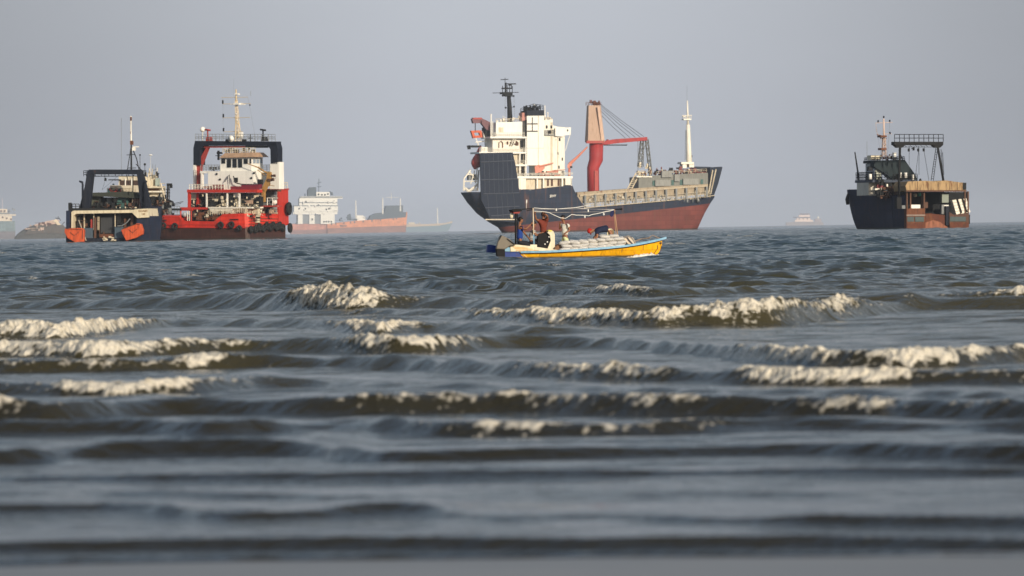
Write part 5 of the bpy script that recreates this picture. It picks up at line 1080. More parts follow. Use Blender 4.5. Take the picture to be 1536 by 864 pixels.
    m = MB(); m.rail([F.P(1340, 270, w-2.9), F.P(1376, 270, w-2.9)], F.m(9), F.m(4.5), F.m(.42), 3); F.part('deck_railing', m, DARK, bd)
    m = MB(); F.box(m, 1306, 1321.5, 233, 240, w+1, w+3); F.part('roof_box', m, paint('cream_box', (.66, .58, .42), .5, .4, .1), wh)
    m = MB(); F.tube(m, [(1341.5, 241, w), (1341.5, 230, w)], 3.1, 14); F.tube(m, [(1341.5, 230, w), (1341.5, 229, w)], 3.5, 14); F.part('water_tank', m, WHITE_C, wh)
    m = MB(); m.ball(F.P(1334, 235.5, w-.6), F.m(1.9), 10, 8); F.part('searchlight', m, WHITE_C, wh)
    clutter(F, 'roof_gear', RUST, 1320, 1340, 230, 240.5, w, w+2, 14, (1.5, 3), (2, 6), parent=wh, seed=105)
    clutter(F, 'roof_gear', DARK, 1345, 1357, 232, 240.5, w, w+2, 6, (1, 2), (3, 6), parent=wh, seed=106)
    # boom and mast
    m = MB(); F.tube(m, [(1288.5, 272, w+7), (1286.5, 256, w+7), (1282.3, 228, w+7)], [1.7, 1.3, .9], 6); F.part('boom', m, DARK)
    PK = paint('pinkish_mast', (.62, .46, .38), .5, .5, .4)
    m = MB(); m.lattice(F.P(1326, 238, w+3), F.P(1326, 208, w+3), F.m(5.6), F.m(3.6), F.m(.6), 5); F.tube(m, [(1326, 210, w+3), (1325.6, 178, w+3)], [1.7, 1.2], 8); ms = F.part('mast', m, PK)
    m = MB(); F.box(m, 1321, 1330, 203, 206, w+2, w+4); F.tube(m, [(1315, 202, w+3), (1330, 205, w+3)], .6, 5); F.tube(m, [(1320, 207, w+3), (1330, 208, w+3)], .6, 5); F.box(m, 1322, 1330, 222, 225, w+2, w+4); F.part('crosstree', m, RUST, ms)
    m = MB(); F.tube(m, [(1313.5, 184.5, w+3), (1339, 183.5, w+3)], .4, 5); F.tube(m, [(1326, 200.5, w+3), (1338, 201, w+3)], .35, 5); F.tube(m, [(1313.5, 184.5, w+3), (1315, 198, w+3), (1322, 210, w+3)], .3, 4); F.part('yard_arm', m, PK, ms)
    for (x, y) in [(1325.6, 175.5), (1317.2, 182), (1334.6, 181.4), (1335, 199.4)]:
        q = MB(); F.tube(q, [(x, y+1.6, w+3), (x, y-1.6, w+3)], 1.25, 8); F.part('navigation_lamp', q, BLACK, ms)
    m = MB(); F.tube(m, [(1300.5, 212, w+5), (1300.5, 238, w+5)], .3, 4); F.part('whip_aerial', m, GREY, ms)
    m = MB(); F.tube(m, [(1334.6, 184, w+3), (1331, 236, w+1)], .2, 4); F.tube(m, [(1313.5, 186, w+3), (1322, 234, w+4)], .15, 4); F.part('halyard', m, GREY, ms)
right_ship()
# ================================================================== far ships
def tanker():
    F = Frame('tanker', 'pale orange tanker with white stern house fading in haze', 'tanker', 520, 29000, 14)
    OR = hull_paint('tanker_hull_paint', (.56, .20, .08), (.26, .12, .09), F.P(550, 341, -14).z, (F.P(608, 337.5, -14).z-F.P(491, 343.5, -14).z)/(F.P(608, 337, -14).x-F.P(491, 343, -14).x)*.6, .5, .2, scale=.2, growth=.3)
    w = -14
    m = MB(); F.poly(m, [(491, 336), (530, 331.5), (575, 328.5), (608.5, 326), (609.5, 318.5), (611, 318), (608.5, 352), (491, 356)], w, -w); hl = F.part('hull', m, OR)
    m = MB(); F.poly(m, [(433, 337), (442, 335.5), (491, 336), (491, 358), (437, 360), (436, 344)], w+6, -w-6); F.part('stern_hull', m, hull_paint('tanker_stern_paint', (.42, .17, .12), (.24, .12, .11), F.P(460, 345, 0).z, 0, .5, .2, scale=.2), label='darker pinkish stern section of the hull')
    WH = paint('tanker_white', (.74, .72, .66), .5, .3)
    G = paint('tanker_blue_grey', (.05, .075, .10), .5, .3)
    m = MB(); F.box(m, 481, 502, 320, 336, w, 10); F.box(m, 447, 454, 321, 336, w+2, 10); F.box(m, 464, 472, 322, 336, w+2, 10); hs = F.part('deckhouse', m, WH)
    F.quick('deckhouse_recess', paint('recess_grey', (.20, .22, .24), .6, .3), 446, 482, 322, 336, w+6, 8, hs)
    for x0, x1, y0, y1 in [(440, 506, 317.5, 321.5), (441, 507, 308, 318), (449, 506, 297.5, 308.5), (451, 514, 294.5, 297.8), (474.5, 494.5, 288, 296)]:
        F.quick('accommodation_deck', WH, x0, x1, y0, y1, w-.5 if y0 > 300 else w+1, 10, hs)
    for (x0, x1, y0, y1) in [(440, 507, 308, 309.2), (451, 514, 295, 296.2), (449, 506, 303.5, 304.3)]: F.quick('deck_edge', G, x0, x1, y0, y1, w-1.2, w-.3, hs)
    for x, y in [(448.5, 313), (458, 313), (489.5, 314), (493.5, 313), (459, 302.5), (501, 302), (478, 291.5), (483, 292), (487.5, 292), (492, 291), (486, 332.5), (489.5, 332.5), (493, 332.5), (497, 332.5), (468.5, 329)]:
        F.quick('window', GLASSM, x-1.1, x+1.1, y-1.2, y+1.2, w-1.1, w-.4, hs)
    m = MB(); F.poly(m, [(462, 297.5), (462, 285), (465, 281), (474, 280.5), (475, 297.5)], w+4, 8); F.part('funnel', m, G, hs)
    clutter(F, 'roof_gear', G, 456, 500, 286, 296, w+2, w+8, 16, (1, 3), (1.5, 5), parent=hs, seed=111)
    clutter(F, 'roof_gear', WH, 440, 508, 299, 322, w-3, w-1.5, 26, (1, 4), (1.5, 4), parent=hs, seed=112)
    m = MB(); F.tube(m, [(478, 289, 0), (478.5, 268, 0)], .5, 5); F.tube(m, [(475.5, 275, 0), (482, 273, 0)], .4, 4); F.tube(m, [(476, 280, 0), (482, 280, 0)], .4, 4); F.part('radar_mast', m, G, hs)
    m = MB(); F.poly(m, [(443, 336), (447, 326), (447, 336)], w+3, w+5); F.part('stern_davit', m, G, hs)
    m = MB(); F.tube(m, [(534, 331, 0), (533.6, 301, 0)], [1.3, .8], 6); F.part('mid_mast', m, WH)
    m = MB(); F.box(m, 534.5, 548, 325, 331, -5, 5); F.box(m, 535, 545, 323, 325, -4, 4); F.part('mid_house', m, WH)
    m = MB(); F.poly(m, [(521, 330.5), (521, 323), (524, 321), (526, 321), (527, 330.5)], -4, 0); F.part('manifold_crane', m, G)
    m = MB(); F.poly(m, [(552, 331), (556, 323.5), (564, 320), (577, 318.5), (579, 308.5), (604.5, 308), (604.5, 318), (609.5, 318.5), (608.5, 326.5), (576, 329)], w+1, 10); F.part('forecastle', m, G)
    m = MB(); F.tube(m, [(574, 322, 0), (574.3, 295, 0)], 1.2, 6); F.tube(m, [(600.5, 318, 0), (600.5, 297, 0)], 1.1, 6); F.part('mast', m, WH) if 0 else None
    for (x, y0, y1) in [(574, 321, 297), (600.5, 317, 297.5)]:
        q = MB(); F.tube(q, [(x, y0, w+2), (x, y1, w+2)], [1.3, .8], 6); F.part('mast', q, WH)
    m = MB(); F.tube(m, [(578, 296, 0), (598, 296, 0)], .3, 4); F.tube(m, [(587, 300, 0), (587, 289, 0)], .4, 4); F.part('radar_arch', m, WH)
    for x in (497.5, 504, 516, 526, 532, 545, 558, 571, 590, 595): F.quick('hull_port', G, x-.8, x+.8, 337.5-(x-491)*.085-2.2, 337.5-(x-491)*.085+.6, w-1, w, hl)
    m = MB(); m.text('MARE', F.P(515, 338.8, w-.6), (1, 0, 0), (0, 0, 1), F.m(4.2), .1); F.part('name_lettering', m, G, hl)
    clutter(F, 'deck_gear', G, 505, 575, 324, 332, w+2, 0, 26, (1.5, 6), (1, 3), seed=113)
tanker()
def small_far():
    F = Frame('coaster', 'small pale blue coaster with a single white mast beyond the tanker bow', 'coaster', 645, 40000, 8)
    m = MB(); F.poly(m, [(609, 340), (640, 339), (660, 337.5), (675, 334.5), (678.5, 334.2), (673, 345), (671, 356), (609, 356)], -8, 8); F.part('hull', m, paint('coaster_blue', (.15, .23, .28), .5, .3))
    m = MB(); F.poly(m, [(609, 336.5), (650, 336), (668, 334.5), (679, 331.5), (678, 334.5), (658, 338.5), (609, 340.5)], -8.3, 8); F.part('bulwark', m, paint('coaster_cream', (.5, .4, .3), .6, .3))
    m = MB(); F.tube(m, [(656.5, 336, 0), (656, 312, 0)], [1.1, .7], 6); F.part('mast', m, WHITE_C)
    clutter(F, 'deck_gear', CREAM, 612, 655, 333, 337.5, -4, 4, 10, (2, 5), (1, 2.5), seed=121)
    F.quick('deckhouse', CREAM, 613, 622, 333.5, 338, -3, 3)
    F = Frame('passenger_ferry', 'tiny pale pink tiered ferry on the horizon', 'ferry', 1207, 40000, 10)
    PKW = paint('ferry_pink_white', (.72, .58, .52), .5, .3)
    m = MB(); F.poly(m, [(1179, 333.8), (1193, 332.5), (1220, 332.5), (1234, 333), (1236, 337), (1234, 350), (1181, 350)], -6, 6); F.part('hull', m, paint('ferry_grey', (.26, .24, .26), .6, .3))
    for n_, (x0, x1, y0, y1) in enumerate([(1192.5, 1219.5, 329.8, 333), (1195, 1215.5, 326.8, 330), (1198, 1215.3, 322.8, 325.8)]): F.quick('passenger_deck', PKW, x0, x1, y0, y1, -5+n_*.5, 5)
    F.quick('roof_awning', paint('ferry_awning', (.12, .13, .18), .6, .3), 1190, 1215.5, 325.3, 327, -4.6, 4); F.quick('roof_awning', RUST, 1200, 1214, 320.5, 321.6, -3, 3)
    for x in (1202, 1208, 1213): F.quick('roof_post', PKW, x-.4, x+.4, 321, 323.2, -3, -2)
    F.quick('ramp_house', paint('ferry_mauve', (.30, .26, .28), .6, .3), 1222.5, 1232, 328, 334, -5, 5)
    m = MB(); m.ball(F.P(1227, 326.5, -2), F.m(1.8), 10, 8); F.part('radome', m, WHITE_C)
    for x in (1199, 1205, 1211): F.quick('window', GLASSM, x-.9, x+.9, 327.5, 329, -5, -4.6)
    F = Frame('bulk_carrier', 'hazy grey bulk carrier cut off by the left edge, cream bridge on top', 'bulk carrier', 0, 29000, 6)
    m = MB(); F.poly(m, [(-110, 333), (-20, 332), (22.5, 331.5), (23, 350), (21.5, 372), (-105, 372)], -12, 12); F.part('hull', m, hull_paint('carrier_hull_paint', (.13, .19, .20), (.15, .13, .14), F.P(10, 347, -12).z, 0, .5, .15, scale=.15))
    WH = paint('carrier_cream', (.70, .60, .46), .5, .3)
    m = MB(); F.box(m, -22, 18, 324, 331.5, -11, 8); hs = F.part('deckhouse', m, WH)
    F.quick('bridge_deck', WH, -22, 24, 321.5, 323.5, -12, 6, hs); F.quick('bridge', WH, -8, 11, 313.5, 319.5, -8, 5, hs); F.quick('bridge_base', GREY, -14, 14, 319, 322, -9, 6, hs)
    for x, y in [(7, 316.5), (2, 316.5), (10, 327.5), (16.5, 329), (4, 326)]: F.quick('window', BROWN, x-1.2, x+1.2, y-1.3, y+1.3, -12, -7 if y < 320 else -10.8, hs)
    m = MB(); F.tube(m, [(3.5, 314, 0), (3.3, 297, 0)], [1.0, .6], 6); F.part('mast', m, paint('carrier_mast', (.4, .38, .42), .5, .2), hs)
    clutter(F, 'roof_gear', GREY, -10, 22, 308, 322, -8, 0, 16, (1, 4), (2, 4), parent=hs, seed=131)
    # capsized wreck
    F = Frame('capsized_wreck', 'half sunken grey brown wreck lying on its side between carrier and trawler', 'shipwreck', 62, 14000, 5)
    WR = paint('wreck_grey', (.085, .085, .08), .9, .8, .2, dcol=(.045, .045, .04), scale=.3, streak=2)
    secs = []
    for (x, yt, w_) in [(21.5, 356, 1), (26, 351, 4), (33, 345.5, 6), (40, 341.5, 7), (50, 338, 8), (62, 335.8, 8), (76, 334.5, 8), (88, 335, 8), (97, 340, 7), (112, 345, 5), (118, 352, 1)]:
        zt = F.P(x, yt, 0).z; l = F.P(x, yt, 0).x
        secs.append([(l, w_*math.cos(a), -1.5+(zt+1.5)*math.sin(a)**.7) for a in [math.pi*i/12 for i in range(13)]])
    loft(secs, 'hull', WR, F.root)
    m = MB(); F.poly(m, [(36, 352), (44, 342), (60, 337.5), (95, 337.5), (103, 348), (103, 352), (70, 349)], -9.2, -7); F.part('deck_edge', m, paint('wreck_brown', (.10, .09, .08), .9, .7, .5, scale=.4))
    m = MB(); F.poly(m, [(50, 337.5), (71, 331.5), (79, 330), (86, 329), (90, 331), (84, 336), (72, 337), (55, 340)], -6, -2); F.part('broken_deckhouse', m, paint('wreck_pale', (.55, .42, .35), .8, .6, .5, dcol=(.2, .12, .1), scale=.5))
    m = MB(); F.poly(m, [(79, 331.5), (84, 328.5), (88, 333), (95, 342), (93, 344), (88, 341), (83, 333.5)], -7, -5.5); F.part('fallen_mast', m, paint('wreck_cream', (.66, .56, .42), .7, .5, .2))
    m = MB(); F.tube(m, [(85, 331, -5), (87, 324.5, -5), (91, 331, -5)], .6, 5); F.tube(m, [(83, 327, -5), (89, 328, -5)], .6, 5); F.tube(m, [(93, 337, -5), (97, 333, -5)], .5, 5); F.part('twisted_rail', m, DARK)
    clutter(F, 'loose_plate', paint('wreck_pale', (.55, .42, .35)), 40, 72, 336, 346, -9.5, -8.5, 18, (2, 6), (1, 4), seed=141)
    clutter(F, 'loose_plate', paint('wreck_maroon', (.12, .06, .055), .8, .5), 58, 76, 333, 339, -8, -5, 12, (2, 6), (1, 3), seed=142)
small_far()
# ================================================================== people
SKIN = paint('brown_skin', (.24, .105, .055), .5, .25, dcol=(.17, .07, .04), scale=8)
HAIR = paint('black_hair', (.012, .010, .009), .6, .2, scale=8)
def skin_mesh(nodes, edges, radii, root=0, sub=2):
    me = bpy.data.meshes.new('tmp'); me.from_pydata([tuple(n) for n in nodes], edges, []); me.update()
    ob = bpy.data.objects.new('tmp', me); scn.collection.objects.link(ob)
    md = ob.modifiers.new('s', 'SKIN'); md.use_smooth_shade = True; md.branch_smoothing = .6
    for i, v in enumerate(me.skin_vertices[0].data):
        rr = radii[i]; v.radius = rr if isinstance(rr, tuple) else (rr, rr); v.use_root = (i == root)
    sb = ob.modifiers.new('u', 'SUBSURF'); sb.levels = sub; sb.render_levels = sub
    dg = bpy.context.evaluated_depsgraph_get(); dg.update()
    out = bpy.data.meshes.new_from_object(ob.evaluated_get(dg))
    vs = [tuple(v.co) for v in out.vertices]; fs = [tuple(p.vertices) for p in out.polygons]
    bpy.data.objects.remove(ob); bpy.data.meshes.remove(me); bpy.data.meshes.remove(out)
    return vs, fs
def person(F, label, J, shirt, legs, hair=HAIR, face=(1, 0, 0), cap=None, sleeve=.45, long_legs=False, shirt_name='shirt', scale=1.0):
    """J: joints in picture coordinates (px, py, w): head, neck, chest, pelvis, sh/el/ha + L/R, hi/kn/an + L/R"""
    P = {k: F.P(*v) for k, v in J.items()}
    o = P['pelvis'].copy(); root = bpy.data.objects.new('person', None); scn.collection.objects.link(root)
    wo_ = F.root.matrix_basis if False else None
    M = Matrix.Translation((F.X, F.Y, 0)) @ Matrix.Rotation(F.th, 4, 'Z')
    low = min(v.z for v in P.values()); org = Vector((o.x, o.y, low))
    root.matrix_world = M @ Matrix.Translation(org); root.empty_display_size = .3
    tag(root, label, 'person', 'people aboard the yellow boat')
    P = {k: v-org for k, v in P.items()}
    s = scale; f = Vector(face).normalized()
    waist = P['pelvis'].lerp(P['chest'], .45)
    names = ['pelvis', 'waist', 'chest', 'neck', 'head']; pts = [P['pelvis'], waist, P['chest'], P['neck'], P['head']]
    rad = [(.145*s, .115*s), (.125*s, .10*s), (.15*s, .115*s), .055*s, .07*s]; ed = [(0, 1), (1, 2), (2, 3), (3, 4)]
    ix = {}
    for sd in 'LR':
        for ch, par in ((('sh', 'el', 'ha'), 2), (('hi', 'kn', 'an'), 0)):
            prev = par
            for j, nm in enumerate(ch):
                ix[nm+sd] = len(pts); pts.append(P[nm+sd]); ed.append((prev, len(pts)-1)); prev = len(pts)-1
                rad.append({'sh': .062*s, 'el': .042*s, 'ha': .030*s, 'hi': .085*s, 'kn': .057*s, 'an': .038*s}[nm])
    for sd in 'LR':
        fo = P['an'+sd]+f*.16+Vector((0, 0, -.03)); pts.append(fo); ed.append((ix['an'+sd], len(pts)-1)); rad.append((.04*s, .025*s))
    vs, fs = skin_mesh(pts, ed, rad)
    mb = MB(); mb.add(vs, fs, True)
    # head: skull, jaw, nose, ears
    h = P['head']; up = (P['head']-P['neck']).normalized(); side = f.cross(up).normalized(); f2 = up.cross(side).normalized()
    if f2.dot(f) < 0: f2 = -f2
    def hb(c, r, nu=12, nv=8):
        b = MB().ball((0, 0, 0), 1, nu, nv)
        mb.add([h+c[0]*f2+c[1]*side+c[2]*up+f2*(v[0]*r[0])+side*(v[1]*r[1])+up*(v[2]*r[2]) for v in b.v], b.f, True)
    hb((0, 0, .03), (.095, .075, .115), 16, 12); hb((.02, 0, -.045), (.068, .058, .065)); hb((.095, 0, .0), (.022, .014, .022), 8, 6)
    hb((0, .076, .005), (.018, .010, .03), 8, 6); hb((0, -.076, .005), (.018, .010, .03), 8, 6); hb((.085, .03, .028), (.012, .014, .008), 8, 6); hb((.085, -.03, .028), (.012, .014, .008), 8, 6); hb((.083, 0, -.045), (.012, .024, .008), 8, 6)
    # hands: palm, four fingers, thumb
    for sd in 'LR':
        w_ = P['ha'+sd]; d = (w_-P['el'+sd]).normalized(); q = d.cross(Vector((0, 0, 1))); q = q.normalized() if q.length > .1 else Vector((0, 1, 0)); n_ = d.cross(q)
        mb.tube([w_-d*.01, w_+d*.04, w_+d*.085], [.027, .036, .030], 8)
        for i, L_ in enumerate((.062, .075, .07, .055)):
            b0 = w_+d*.08+q*(i-1.5)*.019; m1 = b0+d*L_*.5+n_*.008; e = m1+d*L_*.42+n_*.022
            mb.tube([b0, m1, e], [.0095, .009, .007], 6)
        t0 = w_+d*.03-q*.03; mb.tube([t0, t0+d*.025-q*.022, t0+d*.055-q*.028+n_*.01], [.012, .0105, .008], 6)
    mb.make('body', SKIN, root)
    # shirt
    up_ = lambda a, b, t: P[a].lerp(P[b], t)
    sp = [P['pelvis']+Vector((0, 0, .02)), waist, P['chest'], P['neck'].lerp(P['chest'], .35)]; se = [(0, 1), (1, 2), (2, 3)]
    sr = [(.20*s, .17*s), (.19*s, .16*s), (.225*s, .175*s), .10*s]
    for sd in 'LR':
        a = len(sp); sp += [P['sh'+sd], up_('sh'+sd, 'el'+sd, sleeve*1.2)]; se += [(2, a), (a, a+1)]; sr += [.105*s, .085*s]
    vs, fs = skin_mesh(sp, se, sr); MB().add(vs, fs, True).make(shirt_name, shirt, root)
    # trousers / shorts
    tp = [P['pelvis']+Vector((0, 0, .04)), P['pelvis']-Vector((0, 0, .02))]; te = [(0, 1)]; tr = [(.195*s, .165*s), (.195*s, .165*s)]
    for sd in 'LR':
        a = len(tp); tp += [P['hi'+sd], P['kn'+sd] if long_legs else up_('hi'+sd, 'kn'+sd, .8)]; te += [(1, a), (a, a+1)]; tr += [.125*s, .095*s]
        if long_legs: tp.append(up_('kn'+sd, 'an'+sd, .85)); te.append((a+1, a+2)); tr.append(.055*s)
    vs, fs = skin_mesh(tp, te, tr); MB().add(vs, fs, True).make('trousers' if long_legs else 'shorts', legs, root)
    # hair or cap
    mb = MB(); b = MB().ball((0, 0, 0), 1, 16, 12)
    vv = []
    for v in b.v:
        c = h+f2*(-.02)+up*.05+f2*(v[0]*.115)+side*(v[1]*.095)+up*(v[2]*.115)
        if v[0] > .35 and v[2] < .25: c = h+up*.05+f2*(v[0]*.06)+side*(v[1]*.06)+up*max(v[2], -.2)*.06
        vv.append(c)
    mb.add(vv, b.f, True)
    if cap: mb.add([h+f2*x*.01+side*y*.01+up*z for x, y, z in [(5, -6, .06), (5, 6, .06), (16, 4, .05), (16, -4, .05), (5, -6, .072), (5, 6, .072), (16, 4, .06), (16, -4, .06)]], [(0, 1, 2, 3), (7, 6, 5, 4), (0, 4, 5, 1), (1, 5, 6, 2), (2, 6, 7, 3), (3, 7, 4, 0)])
    mb.make('cap' if cap else 'hair', cap or hair, root)
    return root
# ================================================================== yellow motor boat
def boat():
    F = Frame('motor_boat', 'long yellow wooden motorboat with pale blue gunwale carrying white sacks and people', 'motorboat', 862, 357, 7)
    YB = hull_paint('yellow_boat_paint', (.82, .40, .008), (.55, .45, .32), .045, 0, .4, .12, scale=4, growth=.07)
    LB = paint('pale_blue_gunwale', (.22, .42, .58), .45, .4, .05, scale=5)
    BL = paint('boat_blue', (.015, .045, .22), .45, .4, .05, scale=5)
    CR = paint('boat_cream', (.72, .64, .46), .5, .4, .05, scale=5)
    OG = paint('boat_orange_cream', (.74, .42, .14), .5, .4, .05, scale=5)
    k = math.sin(F.th)*F.S
    rings = []; guns = []
    for (x, yg, yk, bd, bk) in [(778, 377.6, 392, .62, .42), (792, 377.4, 393, .74, .5), (815, 377, 393.5, .86, .6), (845, 375.6, 393.5, .93, .66), (880, 373.4, 393, .93, .66), (910, 371, 392.5, .88, .58), (935, 368.4, 391.5, .76, .42), (955, 365.6, 390, .58, .24), (970, 363, 388, .38, .10), (980, 361, 385.5, .24, .04), (988, 359.3, 379, .12, .02), (993, 358, 368, .05, .01)]:
        l = F.P(x, 370, 0).x; zg = F.P(x+k*bd, yg, -bd).z; zk = F.P(x, yk, 0).z
        zm = zg+(zk-zg)*.55; bm = bk+(bd-bk)*.62; t = min(.05, bd*.4); zf = min(zg-.03, zk+.16)
        rings.append([(l, -bd, zg), (l, -bm, zm), (l, -bk, zk), (l, bk, zk), (l, bm, zm), (l, bd, zg), (l, bd-t, zg), (l, max(bm-t, .003), max(zm, zf)), (l, max(bk-t, .002), zf), (l, -max(bk-t, .002), zf), (l, -max(bm-t, .003), max(zm, zf)), (l, -(bd-t), zg)])
        guns.append((l, bd, zg))
    hl = loft(rings, 'hull', YB, F.root)
    for s_ in (-1, 1):
        m = MB()
        ext = [(F.P(999.5, 356.5, 0).x, .02, F.P(999.5, 356, 0).z)]
        g = guns+ext
        n = len(g); vs = []
        for (l, b, z) in g: vs += [(l, s_*(b+.035), z+.03), (l, s_*(b+.035), z-.055), (l, s_*(b-.06), z-.055), (l, s_*(b-.06), z+.03)]
        fs = [(i*4+j, i*4+(j+1) % 4, (i+1)*4+(j+1) % 4, (i+1)*4+j) for i in range(n-1) for j in range(4)]+[(3, 2, 1, 0), (n*4-4, n*4-3, n*4-2, n*4-1)]
        m.add(vs, fs); F.part('gunwale', m, LB, hl)
        m = MB(); m.tube([(l, s_*(b+.03), z-.075) for l, b, z in guns], .012, 5); F.part('gunwale_seam', m, DARK, hl)
    m = MB(); F.tube(m, [(938, 366.5, .3), (962, 358.5, .2), (975, 356.8, 0)], .9, 5); F.tube(m, [(973, 356.5, 0), (979, 353, 0), (993, 359, 0)], .7, 5); F.part('bow_rail', m, paint('weathered_wood', (.30, .22, .16), .8, .5, scale=5))
    m = MB(); F.tube(m, [(984, 362, -.1), (987, 372, -.15), (981, 381, -.2)], .5, 5); F.tube(m, [(990, 361, -.05), (992, 371, -.05), (991, 377, -.05)], .4, 5); m.ball(F.P(991, 364.5, -.1), .05, 8, 6); F.part('mooring_rope', m, paint('dirty_rope', (.16, .10, .05), .9, .5, scale=8))
    # stern: raised cream side boards, blue transom box and swim platform
    m = MB(); F.poly(m, [(765, 366.2), (780, 367.4), (800, 369.6), (832, 374.4), (845, 376.2), (766, 377.2)], -.68, -.62); sb = F.part('side_board', m, CR)
    m = MB()
    for i in range(3): F.poly(m, [(770+i*2, 369.5+i*2.5), (790+i*9, 371.4+i*1.8), (790+i*9, 372.2+i*1.8), (770+i*2, 370.8+i*2.5)], -.70, -.68)
    F.part('plank_trim', m, OG, sb)
    m = MB(); F.poly(m, [(765, 366.2), (780, 367.4), (800, 369.6), (832, 374.4), (845, 376.2), (766, 377.2)], .62, .68); F.part('side_board', m, CR)
    m = MB(); F.poly(m, [(758, 367.5), (765.5, 366.5), (767, 377.4), (757, 377)], -.64, .64); F.part('transom_box', m, LB)
    m = MB(); F.poly(m, [(755.5, 367), (758.5, 366), (758.5, 373), (755.5, 374)], -.66, .66); F.part('transom_cap', m, BL)
    m = MB(); F.poly(m, [(757, 377), (779, 377.8), (792.5, 387.2), (785, 389), (748, 388), (749, 380)], -.58, .58); F.part('stern_skirt', m, BL)
    m = MB(); F.poly(m, [(779, 377.8), (781.5, 377.7), (794, 387), (791, 387.5)], -.62, -.56); F.part('skirt_trim', m, OG)
    m = MB(); F.poly(m, [(731, 367.8), (734, 366.8), (745, 368.6), (745, 379), (730.5, 378.6)], .1, .5); F.part('swim_platform', m, BL, bevel=.01)
    m = MB(); F.poly(m, [(744, 371.5), (758, 371.5), (758, 374.5), (744, 374.5)], .12, .45); F.part('platform_bracket', m, BL)
    # outboard engine
    m = MB(); F.poly(m, [(744.4, 373.6), (746.5, 364), (749.5, 355), (751.4, 352.8), (756, 354.2), (764.5, 358.5), (770, 363.5), (774, 367.8), (765, 369), (757.5, 374.2)], -.86, -.44); en = F.part('outboard_engine', m, paint('taupe_cowling', (.17, .145, .11), .4, .3, scale=4), bevel=.035, label='taupe cowled outboard engine with black lower leg')
    m = MB(); F.poly(m, [(744.3, 373), (757.5, 373.4), (758, 389), (746, 389)], -.82, -.48); F.part('engine_leg', m, BLACK, en, bevel=.02)
    m = MB(); F.poly(m, [(760.5, 357.4), (772.5, 365.8), (770.5, 367), (760, 359)], -.88, -.86); F.poly(m, [(751, 352.6), (752.8, 353.4), (748.8, 361), (748, 360)], -.88, -.86); F.part('cowl_stripe', m, BLACK, en)
    # canopy frame
    m = MB(); F.tube(m, [(773.6, 370, -.45), (773.3, 314, -.45)], 1.4, 8); F.tube(m, [(776.5, 370, .45), (775.8, 318, .45)], .9, 6); fr = F.part('canopy_post', m, BLACK)
    m = MB(); F.poly(m, [(768, 315), (773, 313.2), (781, 313.4), (783.5, 315), (782, 317), (770, 318)], -.6, .55); F.part('canopy_roll', m, BLACK, fr)
    m = MB(); F.poly(m, [(769, 317.4), (781, 316.8), (779, 320), (771, 320.2)], -.55, .5); F.part('canopy_strap', m, REDD, fr)
    m = MB(); m.ball(F.P(767.4, 323.5, -.3), (F.m(2.8), .06, F.m(4.6)), 10, 8); F.part('hanging_bag', m, CR, fr)
    m = MB(); F.tube(m, [(783, 313.8, -.45), (800, 312.6, -.45)], .9, 6); F.tube(m, [(790, 316, -.45), (800, 314.4, -.45)], .7, 6); F.part('canopy_beam', m, DARK, fr)
    m = MB(); F.tube(m, [(800.6, 371, -.55), (799.6, 312, -.5)], .95, 8); p2 = F.part('canopy_post', m, paint('painted_pole', (.62, .50, .36), .5, .4, scale=4))
    m = MB(); F.box(m, 795.5, 805.5, 366.8, 371.5, -.64, -.4); F.part('post_foot', m, CR, p2)
    m = MB(); F.tube(m, [(801, 368, -.58), (800.4, 352, -.56)], 1.05, 8); F.part('post_sleeve', m, LB, p2)
    m = MB(); F.tube(m, [(927, 357, -.1), (921.6, 314, -.1)], .85, 8); F.tube(m, [(924.4, 357, .5), (920.6, 314, .5)], .5, 6); p3 = F.part('canopy_post', m, paint('varnished_pole', (.40, .24, .14), .5, .4, scale=4))
    m = MB(); F.tube(m, [(917, 315.2, .6), (922, 314, .1), (933, 313.4, -.6)], 1.0, 6); m.ball(F.P(932, 313.6, -.6), .05, 8, 6); F.part('canopy_beam', m, DARK, p3)
    m = MB(); F.poly(m, [(916.5, 317), (921.6, 314.8), (921, 322), (917.5, 325.5), (914.8, 323)], -.2, -.14); F.part('navy_cloth', m, paint('navy_cloth', (.02, .025, .08), .9, .4, scale=5), p3)
    m = MB(); F.tube(m, [(800, 319, .3), (860, 318.4, .3), (921, 317.2, .3)], .38, 5); F.tube(m, [(800, 314, -.5), (860, 313.4, -.5), (921, 314, -.1)], .34, 5); F.part('ridge_pole', m, paint('grey_pole', (.30, .28, .27), .5, .3), p3)
    CW = paint('white_cord', (.80, .78, .72), .6, .2)
    m = MB(); F.tube(m, [(801, 311.8, -.5), (812, 312.8, -.5), (835, 313.6, -.5), (862, 311.5, -.4), (885, 307.6, -.3)], .42, 5); F.tube(m, [(862, 311.5, -.4), (884, 313.5, .1), (921, 314.6, 0)], .3, 5); F.part('light_cord', m, CW)
    m = MB(); F.tube(m, [(801, 316.6, -.5), (815, 317.4, -.5), (824, 319, -.5), (832, 323, -.5), (840, 326.6, -.5), (848, 327.6, -.5), (854, 324, -.5), (857.5, 321.6, -.5), (864, 322.6, -.5), (878, 323, -.45), (883, 323.8, -.45), (888, 321.8, -.4), (896, 320.4, -.35), (908, 317.6, -.25), (921, 314.8, -.1)], .48, 6); F.part('light_cord', m, CW)
    for (x, y) in [(834.4, 314.6), (882.2, 316), (877.2, 325), (905.6, 321)]:
        q = MB(); q.ball(F.P(x, y+.5, -.48), (.035, .035, .05), 10, 8); F.tube(q, [(x, y, -.48), (x, y-2.2, -.48)], .5, 6); F.part('light_bulb', q, CW)
